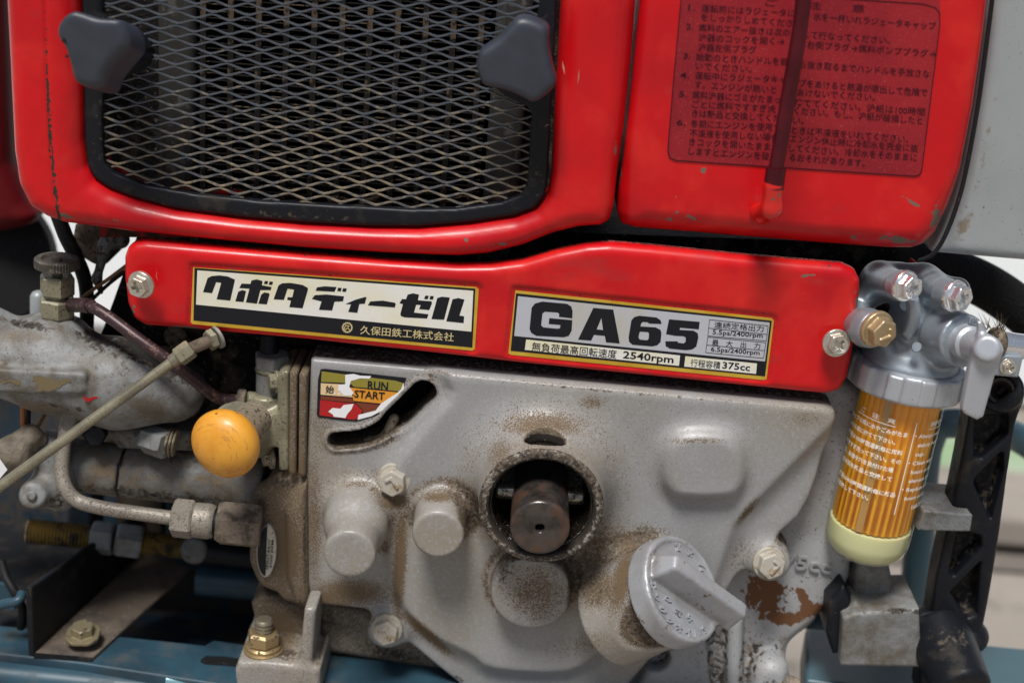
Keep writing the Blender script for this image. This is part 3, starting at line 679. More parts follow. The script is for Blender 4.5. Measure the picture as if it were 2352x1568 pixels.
# ================================================================== GREY CYLINDRICAL COVER, far right
t = thing('muffler_cover', 'pale grey painted cover cut off at the upper right corner of the photo', 'cover', (2250, 590, .03))
mc = [(2296, -140), (2284, 0), (2272, 100), (2250, 250), (2222, 400), (2200, 480), (2172, 545), (2145, 585), (2150, 592), (2250, 598), (2440, 612), (2480, 300), (2480, -140)]
mp_ = poly2(pts_at(mc, .004)); xc = W(2420, 300, .004)[0]
def fmc(X, Y, Z):
    d2 = mp_(X, Z)+.005; y0 = .006+ (X-xc)**2*2.2
    da = (y0-Y)+.005
    return np.maximum(np.sqrt(np.maximum(d2, 0)**2+np.maximum(da, 0)**2)+np.minimum(np.maximum(d2, da), 0)-.005, Y-.06)
sdf('cover', fmc, boxpx(2120, -60, 2440, 620, .002, .05, .001), .0013, silver, t,
    {'brown': spots([(2210, 520, 25, 70, 20, .9), (2260, 592, 120, 8, 4, .8), (2260, 350, 10, 160, 12, .75)])})
tube('edge_gasket', [(2289, -80, .000), (2279, 0, .000), (2266, 100, .000), (2245, 250, .000), (2217, 400, .000), (2195, 480, .000), (2168, 547, .000), (2142, 584, .001), (2110, 598, .003)], 5.5, rubber, t, 10)
# ================================================================== NAMEPLATE COVER
t = thing('nameplate_cover', 'long red cover strip with two gold nameplates bolted below the cowl', 'cover', (1130, 900, .01))
YP = -.002
plate = [(282, 640), (282, 592), (290, 571), (306, 560), (332, 557), (440, 567), (700, 589), (900, 604), (1050, 613), (1130, 612), (1200, 603), (1280, 580), (1350, 566), (1400, 563), (1500, 571), (1700, 592), (1850, 605), (1940, 612), (1966, 624), (1978, 646), (1978, 670), (1970, 740), (1960, 820), (1948, 872), (1930, 900), (1900, 909), (1850, 905), (1500, 869), (1200, 839), (1000, 816), (700, 784), (400, 757), (332, 752), (305, 736), (290, 702)]
E1 = lambda a, b: (229.8+a/2.559, 545.7+b/2.559)
E2 = lambda a, b: (1091.3+a/2.559, 603.1+b/2.559)
q1 = [E1(545, 170), E1(2215, 286), E1(2230, 300), E1(2206, 660), E1(2190, 668), E1(540, 512), E1(530, 500)]
q2 = [E2(235, 158), E2(1745, 322), E2(1760, 338), E2(1716, 688), E2(1700, 692), E2(205, 545), E2(192, 535)]
fp = ext(plate, YP, .009, .0042)
def recess(q):
    g_ = poly2(pts_at(q, YP))
    return lambda X, Y, Z: np.maximum(g_(X, Z)-.0009, np.abs(Y-YP)-.0011)
sdf('cover', SUB(SUB(fp, recess(q1), .0016), recess(q2), .0016), boxpx(270, 550, 1995, 920, YP, .009, .001), .00095, red, t, crev_shade=.62, attrs=
    {'dirt_shade': lambda V: np.where(V[:, 1] > .003, .9, spots([(700, 586, 420, 4, 5, .7), (1880, 608, 60, 4, 5, .8), (480, 765, 90, 5, 4, .72)])(V)),
     'chip': spots([(1860, 632, 26, 5, -8, .88), (1968, 690, 7, 30, 0, .88), (430, 752, 45, 6, 4, .88), (306, 716, 5, 5, 0, 1.1), (640, 776, 60, 4, 4, .8), (307, 704, 4, 6, 0, 1.2), (1950, 880, 8, 8, 0, .85), (560, 620, 60, 3, 4, .9), (1130, 740, 4, 8, 0, 1.0), (1115, 790, 5, 10, 0, .9)])})
yE = YP+.0011
def EL(E, y, name, loops, m, p): return flat(name, [[E(*q) for q in lp] for lp in loops], y, m, p)
n1 = EL(E1, yE-.0002, 'nameplate', [[(547, 174), (2212, 290), (2226, 304), (2203, 655), (2188, 664), (543, 508), (533, 496)]], gold, t); n1['label'] = 'gold edged nameplate with bold black katakana'
EL(E1, yE-.0003, 'black_frame', [[(555, 178), (2206, 300), (2188, 646), (549, 487)]], ink, n1)
EL(E1, yE-.0004, 'champagne_field', [[(572, 192), (2194, 312), (2182, 552), (564, 393)]], cream, n1)
KK = [[[(605, 320), (632, 238), (655, 226), (700, 222), (750, 228), (793, 247), (765, 370), (685, 362), (712, 265), (682, 262), (658, 326)]],
 [[(818, 296), (832, 270), (884, 272), (890, 252), (920, 245), (955, 255), (951, 280), (1008, 290), (1003, 308), (942, 308), (922, 388), (857, 380), (878, 300)]], [[(795, 374), (812, 318), (835, 308), (858, 314), (843, 378)]], [[(930, 388), (947, 335), (965, 322), (992, 326), (996, 334), (980, 392)]], [[(963, 272), (969, 254), (988, 256), (983, 274)]], [[(991, 276), (997, 257), (1017, 260), (1012, 278)]],
 [[(1020, 362), (1048, 282), (1070, 268), (1120, 266), (1190, 278), (1221, 295), (1222, 305), (1190, 415), (1112, 408), (1122, 370), (1100, 365), (1102, 350), (1130, 350), (1140, 305), (1102, 300), (1080, 366)]],
 [[(1267, 312), (1275, 292), (1320, 286), (1390, 290), (1378, 318)]], [[(1394, 314), (1399, 294), (1420, 296), (1415, 316)]], [[(1423, 317), (1428, 297), (1450, 299), (1445, 319)]], [[(1245, 360), (1262, 338), (1330, 334), (1434, 345), (1428, 374), (1378, 376), (1364, 428), (1286, 424), (1302, 375)]],
 [[(1442, 390), (1500, 365), (1560, 348), (1566, 352), (1556, 388), (1524, 390), (1512, 442), (1458, 436), (1475, 392)]], [[(1574, 398), (1588, 375), (1660, 370), (1732, 382), (1738, 390), (1732, 410)]],
 [[(1760, 385), (1775, 360), (1798, 362), (1808, 335), (1840, 327), (1875, 335), (1868, 368), (1948, 374), (1951, 385), (1935, 425), (1875, 420), (1885, 396), (1858, 394), (1845, 440), (1930, 450), (1922, 475), (1790, 468), (1768, 460), (1765, 448), (1780, 390)]], [[(1905, 360), (1912, 340), (1932, 342), (1926, 362)]], [[(1936, 362), (1942, 342), (1962, 344), (1956, 364)]],
 [[(1948, 478), (1982, 355), (2010, 347), (2056, 352), (2022, 482)]], [[(2035, 490), (2072, 362), (2105, 355), (2142, 364), (2112, 458), (2140, 462), (2137, 502), (2040, 492)]]]
merged('katakana_lettering', [[[E1(*p) for p in lp] for lp in it] for it in KK], ink, n1, yE-.0005)
text('company_lettering', [("久保田鉄工株式会社", E1(1528, 562), E1(2078, 606), 21.5, .006)], yE-.0005, goldink, n1)
gear = []
for i in range(36):
    a = 2*math.pi*i/36; r = 34 if i % 2 else 28; gear.append(E1(1453+r*math.cos(a), 528+r*math.sin(a)))
gin_ = [E1(1453+23*math.cos(-2*math.pi*i/24), 528+23*math.sin(-2*math.pi*i/24)) for i in range(24)]
merged('gear_emblem', [[gear, gin_]], goldink, n1, yE-.0005)
def stroke(pts, w):
    P = [np.array(p, float) for p in pts]; out = []
    for a, b in zip(P[:-1], P[1:]):
        d = (b-a)/np.linalg.norm(b-a); n_ = np.array([-d[1], d[0]])*w/2; a2 = a-d*w*.2; b2 = b+d*w*.2; out.append([[a2+n_, b2+n_, b2-n_, a2-n_]])
    return out
merged('emblem_strokes', [[[E1(*p) for p in lp] for lp in it] for s in ([(1445, 512), (1434, 538)], [(1443, 517), (1466, 517), (1438, 546)], [(1452, 528), (1468, 542)]) for it in stroke(s, 5)], goldink, n1, yE-.00055)
n2 = EL(E2, yE-.0002, 'nameplate', [[(237, 162), (1742, 325), (1756, 340), (1713, 684), (1698, 690), (207, 541), (195, 532)]], gold, t); n2['label'] = 'gold edged nameplate reading GA65 on silver'
EL(E2, yE-.0003, 'black_frame', [[(240, 180), (1744, 342), (1704, 668), (209, 518)]], ink, n2)
EL(E2, yE-.0004, 'silver_field', [[(252, 197), (1732, 352), (1704, 580), (230, 430)]], silverfoil, n2)
EL(E2, yE-.0004, 'lower_field', [[(300, 451), (1205, 545), (1198, 606), (292, 512)]], cream, n2)
EL(E2, yE-.0004, 'lower_field', [[(1236, 549), (1657, 592), (1651, 653), (1229, 610)]], cream, n2)
GG = [[[(320, 390), (332, 265), (352, 240), (395, 229), (540, 242), (565, 258), (573, 285), (571, 327), (492, 318), (495, 302), (485, 293), (410, 288), (396, 298), (388, 368), (400, 380), (480, 388), (498, 386), (502, 366), (432, 360), (436, 326), (571, 338), (567, 400), (550, 430), (520, 438), (360, 430), (330, 412)]],
 [[(605, 452), (695, 266), (812, 276), (850, 475), (770, 468), (762, 430), (698, 424), (682, 458)], [(714, 392), (752, 396), (742, 325)]],
 [[(902, 440), (918, 340), (935, 320), (965, 312), (1065, 322), (1090, 338), (1096, 360), (1022, 358), (1015, 350), (985, 348), (975, 358), (972, 375), (1060, 380), (1090, 395), (1095, 415), (1090, 465), (1070, 485), (1040, 492), (925, 482), (905, 465)], [(965, 412), (970, 405), (1015, 408), (1022, 416), (1020, 448), (1010, 456), (968, 452), (960, 440)]],
 [[(1122, 420), (1140, 333), (1320, 348), (1315, 392), (1205, 382), (1202, 395), (1285, 400), (1308, 415), (1312, 440), (1300, 492), (1275, 510), (1240, 514), (1145, 505), (1120, 490), (1118, 462), (1190, 462), (1192, 470), (1225, 475), (1237, 465), (1238, 440), (1225, 432), (1180, 430)]]]
merged('model_lettering', [[[E2(*p) for p in lp] for lp in it] for it in GG], ink, n2, yE-.0005)
text('rating_lettering', [("無負荷最高回転速度", E2(332, 512), E2(830, 560), 21.5, .004), ("2540rpm", E2(868, 560), E2(1165, 590), 23, .02), ("行程容積", E2(1265, 605), E2(1440, 622), 18.5, .004), ("375cc", E2(1452, 620), E2(1615, 636), 21.5, .02),
 ("連続定格出力", E2(1405, 380), E2(1695, 405), 15.5, .004), ("5.5ps/2400rpm", E2(1395, 420), E2(1690, 442), 15, .015), ("最　大　出　力", E2(1392, 482), E2(1675, 505), 15, .004), ("6.5ps/2400rpm", E2(1385, 520), E2(1672, 543), 15, .015)], yE-.0005, ink, n2)
bx = []
for pl in ([(1378, 335), (1722, 372), (1712, 460), (1368, 430), (1378, 335)], [(1368, 437), (1709, 470), (1695, 562), (1355, 528), (1368, 437)], [(1374, 385), (1718, 422)], [(1362, 484), (1703, 517)]): bx += stroke(pl, 3.2)
merged('table_lines', [[[E2(*p) for p in lp] for lp in it] for it in bx], ink, n2, yE-.0005)
bolt('flange_bolt', (312, 662, -.0125), (-.28, -.95, -.1), 31, zinc, t, 'cross', 1.06, rot=.3)
bolt('flange_bolt', (1928, 793, -.0105), (.12, -.98, .12), 31, zinc, t, 'cross', 1.06, rot=.75)

# ================================================================== GEAR CASE COVER
t = thing('gear_case_cover', 'large pale grey cast gear case cover with round bosses below the nameplates', 'casing', (1240, 1560, .01))
house = [(710, 826), (716, 821), (1000, 846), (1500, 892), (1895, 929), (1912, 936), (1915, 950), (1911, 1000), (1891, 1050), (1880, 1095), (1865, 1138), (1837, 1189), (1790, 1230), (1760, 1262), (1690, 1330), (1640, 1420), (1584, 1470), (1500, 1512), (1450, 1570), (1420, 1640), (1100, 1640), (1050, 1570), (1004, 1534), (944, 1484), (903, 1412), (837, 1402), (728, 1392), (712, 1380), (696, 1335), (698, 1079)]
raised = [(1060, 700), (2050, 850), (1915, 965), (1840, 1040), (1743, 1138), (1680, 1210), (1600, 1400), (1440, 1455), (1375, 1492), (1300, 1537), (1140, 1532), (1085, 1500), (990, 1450), (930, 1385), (905, 1310), (895, 1200), (892, 1130), (925, 1060), (1010, 960), (1050, 900)]
YB, YC = .0025, -.0025
Rv, Uv, Bv = MRn[:, 0], MRn[:, 1], MRn[:, 2]
base = ext(house, YB, .030, .0022)
rise = ext(crom(raised, 3), YC, .02, .0012, slope=1.1)
body = U(.0035, base, rise)
body = INT(body, ext(grow(house, 1.5 if area(house) > 0 else -1.5), -.01, .031, .0015, yref=YB), .003)
bos1 = U(.005, ycyl((811, 1222), 72, -.018, .01, 80, .008), ycyl((802, 1274), 60, -.034, 0, 62, .0012))
bos2 = ycyl((1006, 1228), 60, -.024, .01, 66, .0012)
bos3 = ycyl((1220, 1363), 92, -.0135, .01, 96, .0012)
barrel = ycyl((1243, 1165), 144, -.031, .012, 158, .0012)
padp = ext(crom([(1535, 1040), (1560, 1012), (1615, 1004), (1675, 1012), (1698, 1040), (1706, 1090), (1695, 1128), (1660, 1142), (1570, 1142), (1540, 1125), (1530, 1090)], 3), YC-.0065, YC+.004, .003, slope=.25)
lug = ycyl((1772, 1298), 44, -.001, .02, 50, .002)
lug2 = ycyl((887, 1452), 44, -.000, .02, 48, .002)
sk = [(774, 1011), (827, 1006), (862, 994), (888, 978), (930, 945), (958, 918), (975, 902)]
slot_l = lines2(crom(sk, 3, False), YB, 21); rim_l = lines2(crom(sk, 3, False), YB, 28)
slot_e = lines2([(915, 958), (972, 900)], YB, 27); rim_e = lines2([(915, 958), (972, 900)], YB, 34)
rim = lambda X, Y, Z: np.maximum(smin(rim_l(X, Y, Z), rim_e(X, Y, Z), .004), np.maximum(YB-.0012-Y, Y-.01))
slot = lambda X, Y, Z: np.maximum(smin(slot_l(X, Y, Z), slot_e(X, Y, Z), .004), np.abs(Y)-.04)
nax = .67*Rv+.38*Uv+.64*Bv; nax /= np.linalg.norm(nax)
C0 = W(1568, 1352, -.026); pc = pw(C0)
neck = cylw(C0-nax*.040, C0-nax*.0095, 128*pc, 116*pc, .002)
def cover(X, Y, Z):
    d = body(X, Y, Z)
    d = smin(d, neck(X, Y, Z), .010)
    d = smin(d, barrel(X, Y, Z), .017)
    d = smin(d, bos1(X, Y, Z), .007); d = smin(d, bos2(X, Y, Z), .004); d = smin(d, bos3(X, Y, Z), .003)
    d = smin(d, padp(X, Y, Z), .007); d = smin(d, lug(X, Y, Z), .008); d = smin(d, lug2(X, Y, Z), .008)
    d = smin(d, rim(X, Y, Z), .0015); d = smax(d, -slot(X, Y, Z), .001)
    return d
cB = W(1243, 1165, -.030); Rb = pw(cB)
bore = cylw(cB+np.array([0, -.006, 0]), cB+np.array([0, .036, 0]), 121*Rb, 114*Rb, 0)
eye = capw(W(1233, 1006, -.014)+np.array([0, 0, .010]), W(1276, 1010, -.014)+np.array([0, 0, .010]), 17*Rb, 17*Rb)
def eyecut(X, Y, Z):
    # oblong window cut straight down through the top of the barrel
    a = W(1252, 1008, -.019); x_ = np.abs(X-a[0]); y_ = np.abs(Y-(a[1]))
    q = np.sqrt((x_/.0082)**2+(y_/.0066)**2)-1
    return np.maximum(q*.0045, np.abs(Z-a[2])-.012)
full = lambda X, Y, Z: smax(smax(cover(X, Y, Z), -bore(X, Y, Z), .0014), -eyecut(X, Y, Z), .0012)
def hdirt_shade(V):
    r = spots([(1370, 1350, 90, 75, 30, .72), (1230, 1360, 100, 70, 0, .60), (705, 1200, 6, 260, 0, .78), (702, 870, 8, 60, 0, .8), (905, 1150, 22, 18, 0, .66), (1160, 1310, 30, 60, 20, .80), (1075, 1205, 18, 40, 0, .72), (1330, 960, 25, 40, 0, .35),
               (1300, 890, 650, 5, 5, .66), (880, 1430, 60, 22, 0, .75), (1050, 1555, 40, 8, 35, .8), (1440, 1330, 26, 60, 20, .62), (1000, 1145, 50, 12, 0, .6), (1700, 1240, 10, 40, 0, .55), (985, 905, 30, 14, 0, .6), (780, 1400, 90, 12, 0, .75)])(V)
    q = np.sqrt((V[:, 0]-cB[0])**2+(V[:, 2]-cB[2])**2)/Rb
    r = np.maximum(r, np.where((q < 150) & (V[:, 1] < -.0286), .86, 0)); r = np.maximum(r, np.where((q < 124) & (V[:, 1] < .02), 1.3, 0))  # rim grime; bore walls near black to paint the shade inside
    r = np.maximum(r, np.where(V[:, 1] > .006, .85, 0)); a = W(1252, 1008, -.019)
    return np.where((np.abs(V[:, 0]-a[0]) < .0082) & (np.abs(V[:, 1]-a[1]) < .0066) & (np.abs(V[:, 2]-a[2]) < .008) & (q < 142), 1.7, r)  # window walls blackened, shade of the hole put into the colour
def bspots(l): return spots([(a, b, c*1.15, d*1.1, e, f*1.12) for a, b, c, d, e, f in l], .20)
hbrown = bspots([(800, 1360, 110, 40, 0, .8), (740, 980, 60, 120, 0, .5), (1240, 1040, 170, 90, 0, .45), (1850, 960, 60, 30, 0, .45), (918, 1290, 17, 150, 3, .95), (975, 1450, 90, 14, 40, .95), (1245, 975, 120, 40, 0, .75), (1150, 1050, 45, 80, 0, .6), (1445, 1250, 40, 40, -20, .85), (1430, 1330, 30, 90, 15, .9), (1330, 1480, 120, 40, -10, .45), (760, 1370, 90, 40, 0, .78), (720, 1200, 28, 220, 0, .66), (905, 1150, 40, 25, 0, .95), (820, 1110, 60, 14, 0, .6), (1010, 1140, 55, 16, 0, .8),
                (1360, 925, 40, 20, 0, .6), (870, 1010, 60, 14, -30, .6), (1715, 1175, 10, 45, 40, .8), (1600, 1012, 90, 10, 0, .62), (1772, 1270, 40, 14, 0, .8), (1500, 1000, 500, 200, 0, .28), (1230, 1360, 90, 90, 0, .62), (980, 905, 60, 40, 0, .45), (1380, 1350, 80, 60, 0, .7)])
HB = hbrown
sdf('casing', full, boxpx(685, 815, 1925, 1600, -.033, .020, .001), .0010, grey, t, {'dirt_shade': hdirt_shade, 'brown': hbrown})
ol = mat('oily_bore_shade', (.012, .009, .007), .22, 0, layers=[((.05, .035, .02), 400, .6, .08, 0, None, .7)], bump=[(700, .9, .001)], spec=.8)
sdf('bore_shade_liner', SUB(cylw(cB+np.array([0, .003, 0]), cB+np.array([0, .040, 0]), 122*Rb, 115*Rb, 0), cylw(cB+np.array([0, -.01, 0]), cB+np.array([0, .034, 0]), 116*Rb, 108*Rb, 0)), (cB-np.array([.026, .002, .026]), cB+np.array([.026, .043, .026])), .0011, ol, t)  # added black liner, its colour stands in for shade inside the bore
B8 = lambda a, b: (660.5+a/1.977, 775.4+b/1.977)
yq = YB-.0003
lb = EL(B8, yq, 'control_label', [[(150, 143), (168, 141), (540, 182), (528, 212), (518, 262), (480, 306), (405, 353), (312, 380), (250, 375), (140, 360), (133, 350), (138, 190)]], ink, t); lb['label'] = 'worn RUN and START label torn along its curved edge'
EL(B8, yq-.0001, 'run_field', [[(155, 152), (250, 165), (490, 195), (526, 206), (516, 244), (300, 222), (285, 206), (152, 200)]], olivelab, lb).data
EL(B8, yq-.0001, 'start_field', [[(285, 226), (518, 250), (488, 292), (440, 300), (300, 286)]], orangelab, lb)
EL(B8, yq-.0001, 'kanji_field', [[(151, 206), (272, 213), (300, 262), (296, 270), (150, 258)]], peachlab, lb)
EL(B8, yq-.0001, 'red_field', [[(148, 282), (310, 300), (340, 330), (330, 362), (300, 372), (145, 352)]], redlab, lb)
EL(B8, yq-.00015, 'brown_field', [[(150, 264), (296, 276), (300, 292), (440, 306), (420, 330), (345, 350), (342, 328), (312, 296), (150, 280)]], brownlab, lb)
EL(B8, yq-.0002, 'torn_edge', [[(527, 204), (529, 232), (505, 272), (440, 325), (380, 356), (318, 372), (322, 350), (400, 330), (425, 298), (470, 268), (497, 252), (516, 232)]], whitelab, lb)
EL(B8, yq-.0002, 'torn_patch', [[(185, 335), (205, 318), (240, 322), (255, 305), (300, 300), (290, 325), (272, 345), (262, 364), (210, 358), (205, 348)]], whitelab, lb)
EL(B8, yq-.0002, 'torn_patch', [[(262, 168), (300, 164), (330, 172), (380, 174), (372, 186), (330, 184), (288, 196), (280, 222), (300, 250), (290, 262), (255, 262), (240, 245), (228, 238), (232, 214), (262, 210)]], whitelab, lb)
text('control_lettering', [("RUN", B8(363, 232), B8(455, 238), 26, .02), ("START", B8(302, 270), B8(440, 282), 24, .02), ("始", B8(172, 248), B8(210, 250), 19, .01)], yq-.0003, ink, lb)
bolt('flange_bolt', (899, 1112, -.0065), (-.1, -.98, .05), 40, creambolt, t, 'seven', 1.0, rot=2.2)
bolt('flange_bolt', (884, 1456, -.0085), (-.05, -.98, .1), 37, creambolt, t, 'seven', 1.0, rot=2.0)
bolt('flange_bolt', (1775, 1302, -.0095), (.15, -.95, .15), 39, creambolt, t, 'seven', 1.0, rot=.9)
sdf('hinge_lug', U(.003, cap((850, 1020, .010), (878, 1018, .009), 20), cap((878, 1018, .009), (905, 960, .010), 12)), boxpx(815, 930, 925, 1050, .002, .022), .0008, oily, t)
# shaft
shm = mat('oiled_shaft_steel', (.095, .082, .074), .26, .6, var=[((.045, .038, .034), 130, .4, .65)], layers=[((.07, .035, .02), 60, .50, .2, 0, None, .5)], bump=[(500, .15, .0005)])
t = thing('starting_shaft', 'dark oily round shaft end with a cross pin, inside the open barrel', 'shaft', (1240, 1165, .0))
sh0 = W(1240, 1213, -.044)
sdf('shaft', SUB(cylw(sh0, sh0+np.array([-.0003, .075, 0.0]), 69*pw(sh0), 66*pw(sh0), .0016), cylw(sh0-np.array([0, .01, 0]), sh0+np.array([0, .006, 0]), 10*pw(sh0), 10*pw(sh0), 0), .001), (sh0-np.array([.014, .002, .014]), sh0+np.array([.014, .07, .014])), .0007, shm, t)
pnm = mat('wet_pin_steel', (.28, .26, .22), .2, .8, layers=[((.03, .02, .015), 300, .5, .1, 0, None, .3)])
py = -.014
pA = np.array([sh0[0]-.0185, py, sh0[2]+.0008]); pB = np.array([sh0[0]+.0180, py, sh0[2]+.0008])
lathe('cross_pin', pA, pB, [(0, 17), (.02, 20), (.98, 20), (1, 17)], pnm, t, 24, world=True)
# oil filler cap
capm = mat('cast_aluminium_paint', (.40, .41, .43), .42, .3, film=((.12, .09, .06), 'dirt_shade', .5), var=[((.31, .31, .32), 70, .4, .7)], layers=[(DIRT_SHADE, 700, .72, .03, 0, None, .8), ((.20, .14, .09), 240, .72, .06, 0, None, .8)], bump=[(1600, .15, .0003)])
t = thing('oil_filler_cap', 'round light grey cast oil filler cap with a thick diagonal handle bar', 'cap', (1500, 1420, -.01))
px_, py_ = basis(nax)[:2]
dd = .80*Rv-.60*Uv; dd = dd-Bv*((dd@nax)/(Bv@nax)); dd /= np.linalg.norm(dd); dv = np.cross(nax, dd)
Rc = 128*pc
def capf(X, Y, Z):
    a = (X-C0[0])*dd[0]+(Y-C0[1])*dd[1]+(Z-C0[2])*dd[2]; b = (X-C0[0])*dv[0]+(Y-C0[1])*dv[1]+(Z-C0[2])*dv[2]; c = (X-C0[0])*nax[0]+(Y-C0[1])*nax[1]+(Z-C0[2])*nax[2]
    q = np.sqrt(a*a+b*b)
    disc = smax(q-Rc, np.abs(c+.005)-.005, .0012)
    rimr = np.maximum(np.abs(q-Rc*.93)-Rc*.045, np.abs(c-.0002)-.0006)
    ta = np.clip((a+Rc*.9)/(Rc*2.2), 0, 1)
    wtop = .0032-.0003*ta; hb = .0125
    bar = np.maximum(np.abs(b)-(wtop+(hb-c)*.20), np.abs(c-hb/2)-hb/2); bar = smax(bar, np.abs(a-Rc*.20)-Rc*1.06+c*.18, .0018)
    bar = smax(bar, c-hb, .0012)
    return smin(smin(disc, rimr, .0008), bar, .0012)
sdf('cap', capf, (C0-.036, C0+.042), .00085, capm, t, {'dirt_shade': spots([(1500, 1400, 20, 60, 0, .6)], .1)})
def capmap(uv):  # uv in metres on the cap face: x along dd, y along -dv
    return C0+nax*.0004+uv[:, :1]*dd-uv[:, 1:2]*dv
def arc_text(name, chars, r, a0, a1, h, m, parent):
    Vs, Fs, o = [], [], 0; n = len(chars)
    for i, ch in enumerate(chars):
        if ch == ' ': continue
        V, F = glyphs(ch, .03, 1); V = V[:, :2]-np.array([(V[:, 0].min()+V[:, 0].max())/2, .4]); V = V*h
        th = a0+(a1-a0)*i/max(n-1, 1); up = np.array([math.cos(th), math.sin(th)]); rt = np.array([-up[1], up[0]])
        P = r*up+V[:, :1]*rt+V[:, 1:2]*(-up)
        base_ = C0+P[:, :1]*dd+P[:, 1:2]*dv
        V3 = np.concatenate([base_+nax*.0007, base_+nax*.0001]); k = len(V); Vs.append(V3)
        ed = {}
        for f in F:
            Fs.append(tuple(j+o for j in f))
            for a_, b_ in zip(f, f[1:]+f[:1]): ed[(a_, b_)] = 1
        for (a_, b_) in ed:
            if (b_, a_) not in ed: Fs.append((a_+o, b_+o, b_+k+o, a_+k+o))
        o += 2*k
    return mk(name, np.concatenate(Vs), Fs, m, parent, False)
arc_text('raised_lettering', 'エンジンオイルS', Rc*.80, math.radians(-158), math.radians(-38), .0044, capm, t)
arc_text('raised_lettering', 'クボタ', Rc*.52, math.radians(-130), math.radians(-62), .004, capm, t)
arc_text('raised_lettering', 'シメル', Rc*.78, math.radians(60), math.radians(110), .0042, capm, t)

# ================================================================== REAR CASTING (right, below)
t = thing('rear_crankcase', 'grey speckled crankcase casting with raised letters cc and rust patches, behind the cover', 'casing', (1850, 1480, .02))
rear = [(1690, 880), (1990, 900), (1998, 1000), (1990, 1100), (1975, 1180), (1965, 1240), (1958, 1300), (1950, 1345), (1900, 1400), (1870, 1440), (1822, 1478), (1806, 1520), (1800, 1650), (1400, 1650), (1400, 1400)]
YRc = .016
rs = U(.006, ext(crom(rear, 3), YRc, .045, .006), cap((1690, 1420, .012), (1682, 1620, .012), 17), ext([(1500, 1500), (1620, 1460), (1640, 1640), (1440, 1640)], .008, .03, .004))
rs = U(.008, rs, cap((1770, 1540, .010), (1760, 1640, .006), 40))
hol = ycyl((1507, 1525), 34, .004, .018, 34, .001)
sdf('casing', SUB(rs, hol, .002), boxpx(1400, 900, 2005, 1600, .004, .045, .001), .0012, rustgrey, t,
    {'rust': spots([(1755, 1362, 62, 58, 0, 1.1), (1878, 1402, 36, 20, 30, 1.15), (1848, 1378, 16, 40, -25, 1.15), (1800, 1418, 75, 18, 5, 1.1), (1850, 1400, 46, 28, 10, .9), (1700, 1345, 18, 14, 0, .6)]),
     'brown': spots([(1800, 1480, 50, 25, -30, .8), (1620, 1530, 90, 60, 0, .7), (1900, 950, 90, 60, 0, .5)]), 'dirt_shade': lambda V: np.where(V[:, 1] > .022, .7, 0)+spots([(1780, 1500, 40, 14, 0, .7), (1930, 1360, 40, 8, -40, .7)])(V)})
def emboss(name, s, p0, p1, h, y, th, m, parent):
    uv, F = text_px(s, p0, p1, h, .015); V0 = WA(uv, np.full(len(uv), y)); n = len(V0); V1 = V0+np.array((0, th, 0)); Fs = list(F); ed = {}
    for f in F:
        for a_, b_ in zip(f, f[1:]+f[:1]): ed[(a_, b_)] = 1
    for (a_, b_) in ed:
        if (b_, a_) not in ed: Fs.append((a_, b_, b_+n, a_+n))
    return mk(name, np.concatenate([V0, V1]), Fs, m, parent, False)
rg2 = mat('grey_raised_letters', (.26, .26, .26), .5)
emboss('raised_lettering', '375cc', (1766, 1298), (1908, 1318), 44, YRc-.0016, .0022, rg2, t)
bolt('stud_bolt', (1820, 1570, .0), (0, -.6, .8), 28, brownhex, t, 'plain', 1.0)
sdf('rib', ext([(1972, 1283), (2040, 1283), (2050, 1330), (2046, 1420), (1950, 1420), (1962, 1330)], .014, .04, .002), boxpx(1940, 1270, 2060, 1430, .012, .042), .001, dirtygrey, t, {'brown': spots([], .3), 'dirt_shade': spots([(2020, 1410, 60, 14, 0, .8)], .3)})
t = thing('mount_block', 'rough grey cast mounting block at the lower right beside the black arm', 'block', (2020, 1530, .0))
sdf('block', U(.002, ext([(1936, 1418), (1965, 1408), (2112, 1398), (2118, 1533), (1930, 1530)], -.002, .03, .0012), ext([(1940, 1415), (1965, 1380), (1990, 1400), (1960, 1420)], .004, .02, .002)),
    boxpx(1890, 1335, 2160, 1545, -.004, .032), .001, dirtygrey, t, {'dirt_shade': spots([(2060, 1402, 90, 10, 0, .9)], .2), 'brown': spots([], .3)})
sdf('rubber_mount', ext([(1903, 1385), (1940, 1345), (1958, 1380), (1932, 1500), (1915, 1508), (1900, 1460)], .004, .03, .003), boxpx(1890, 1335, 1975, 1520, .002, .032), .001, black, t)
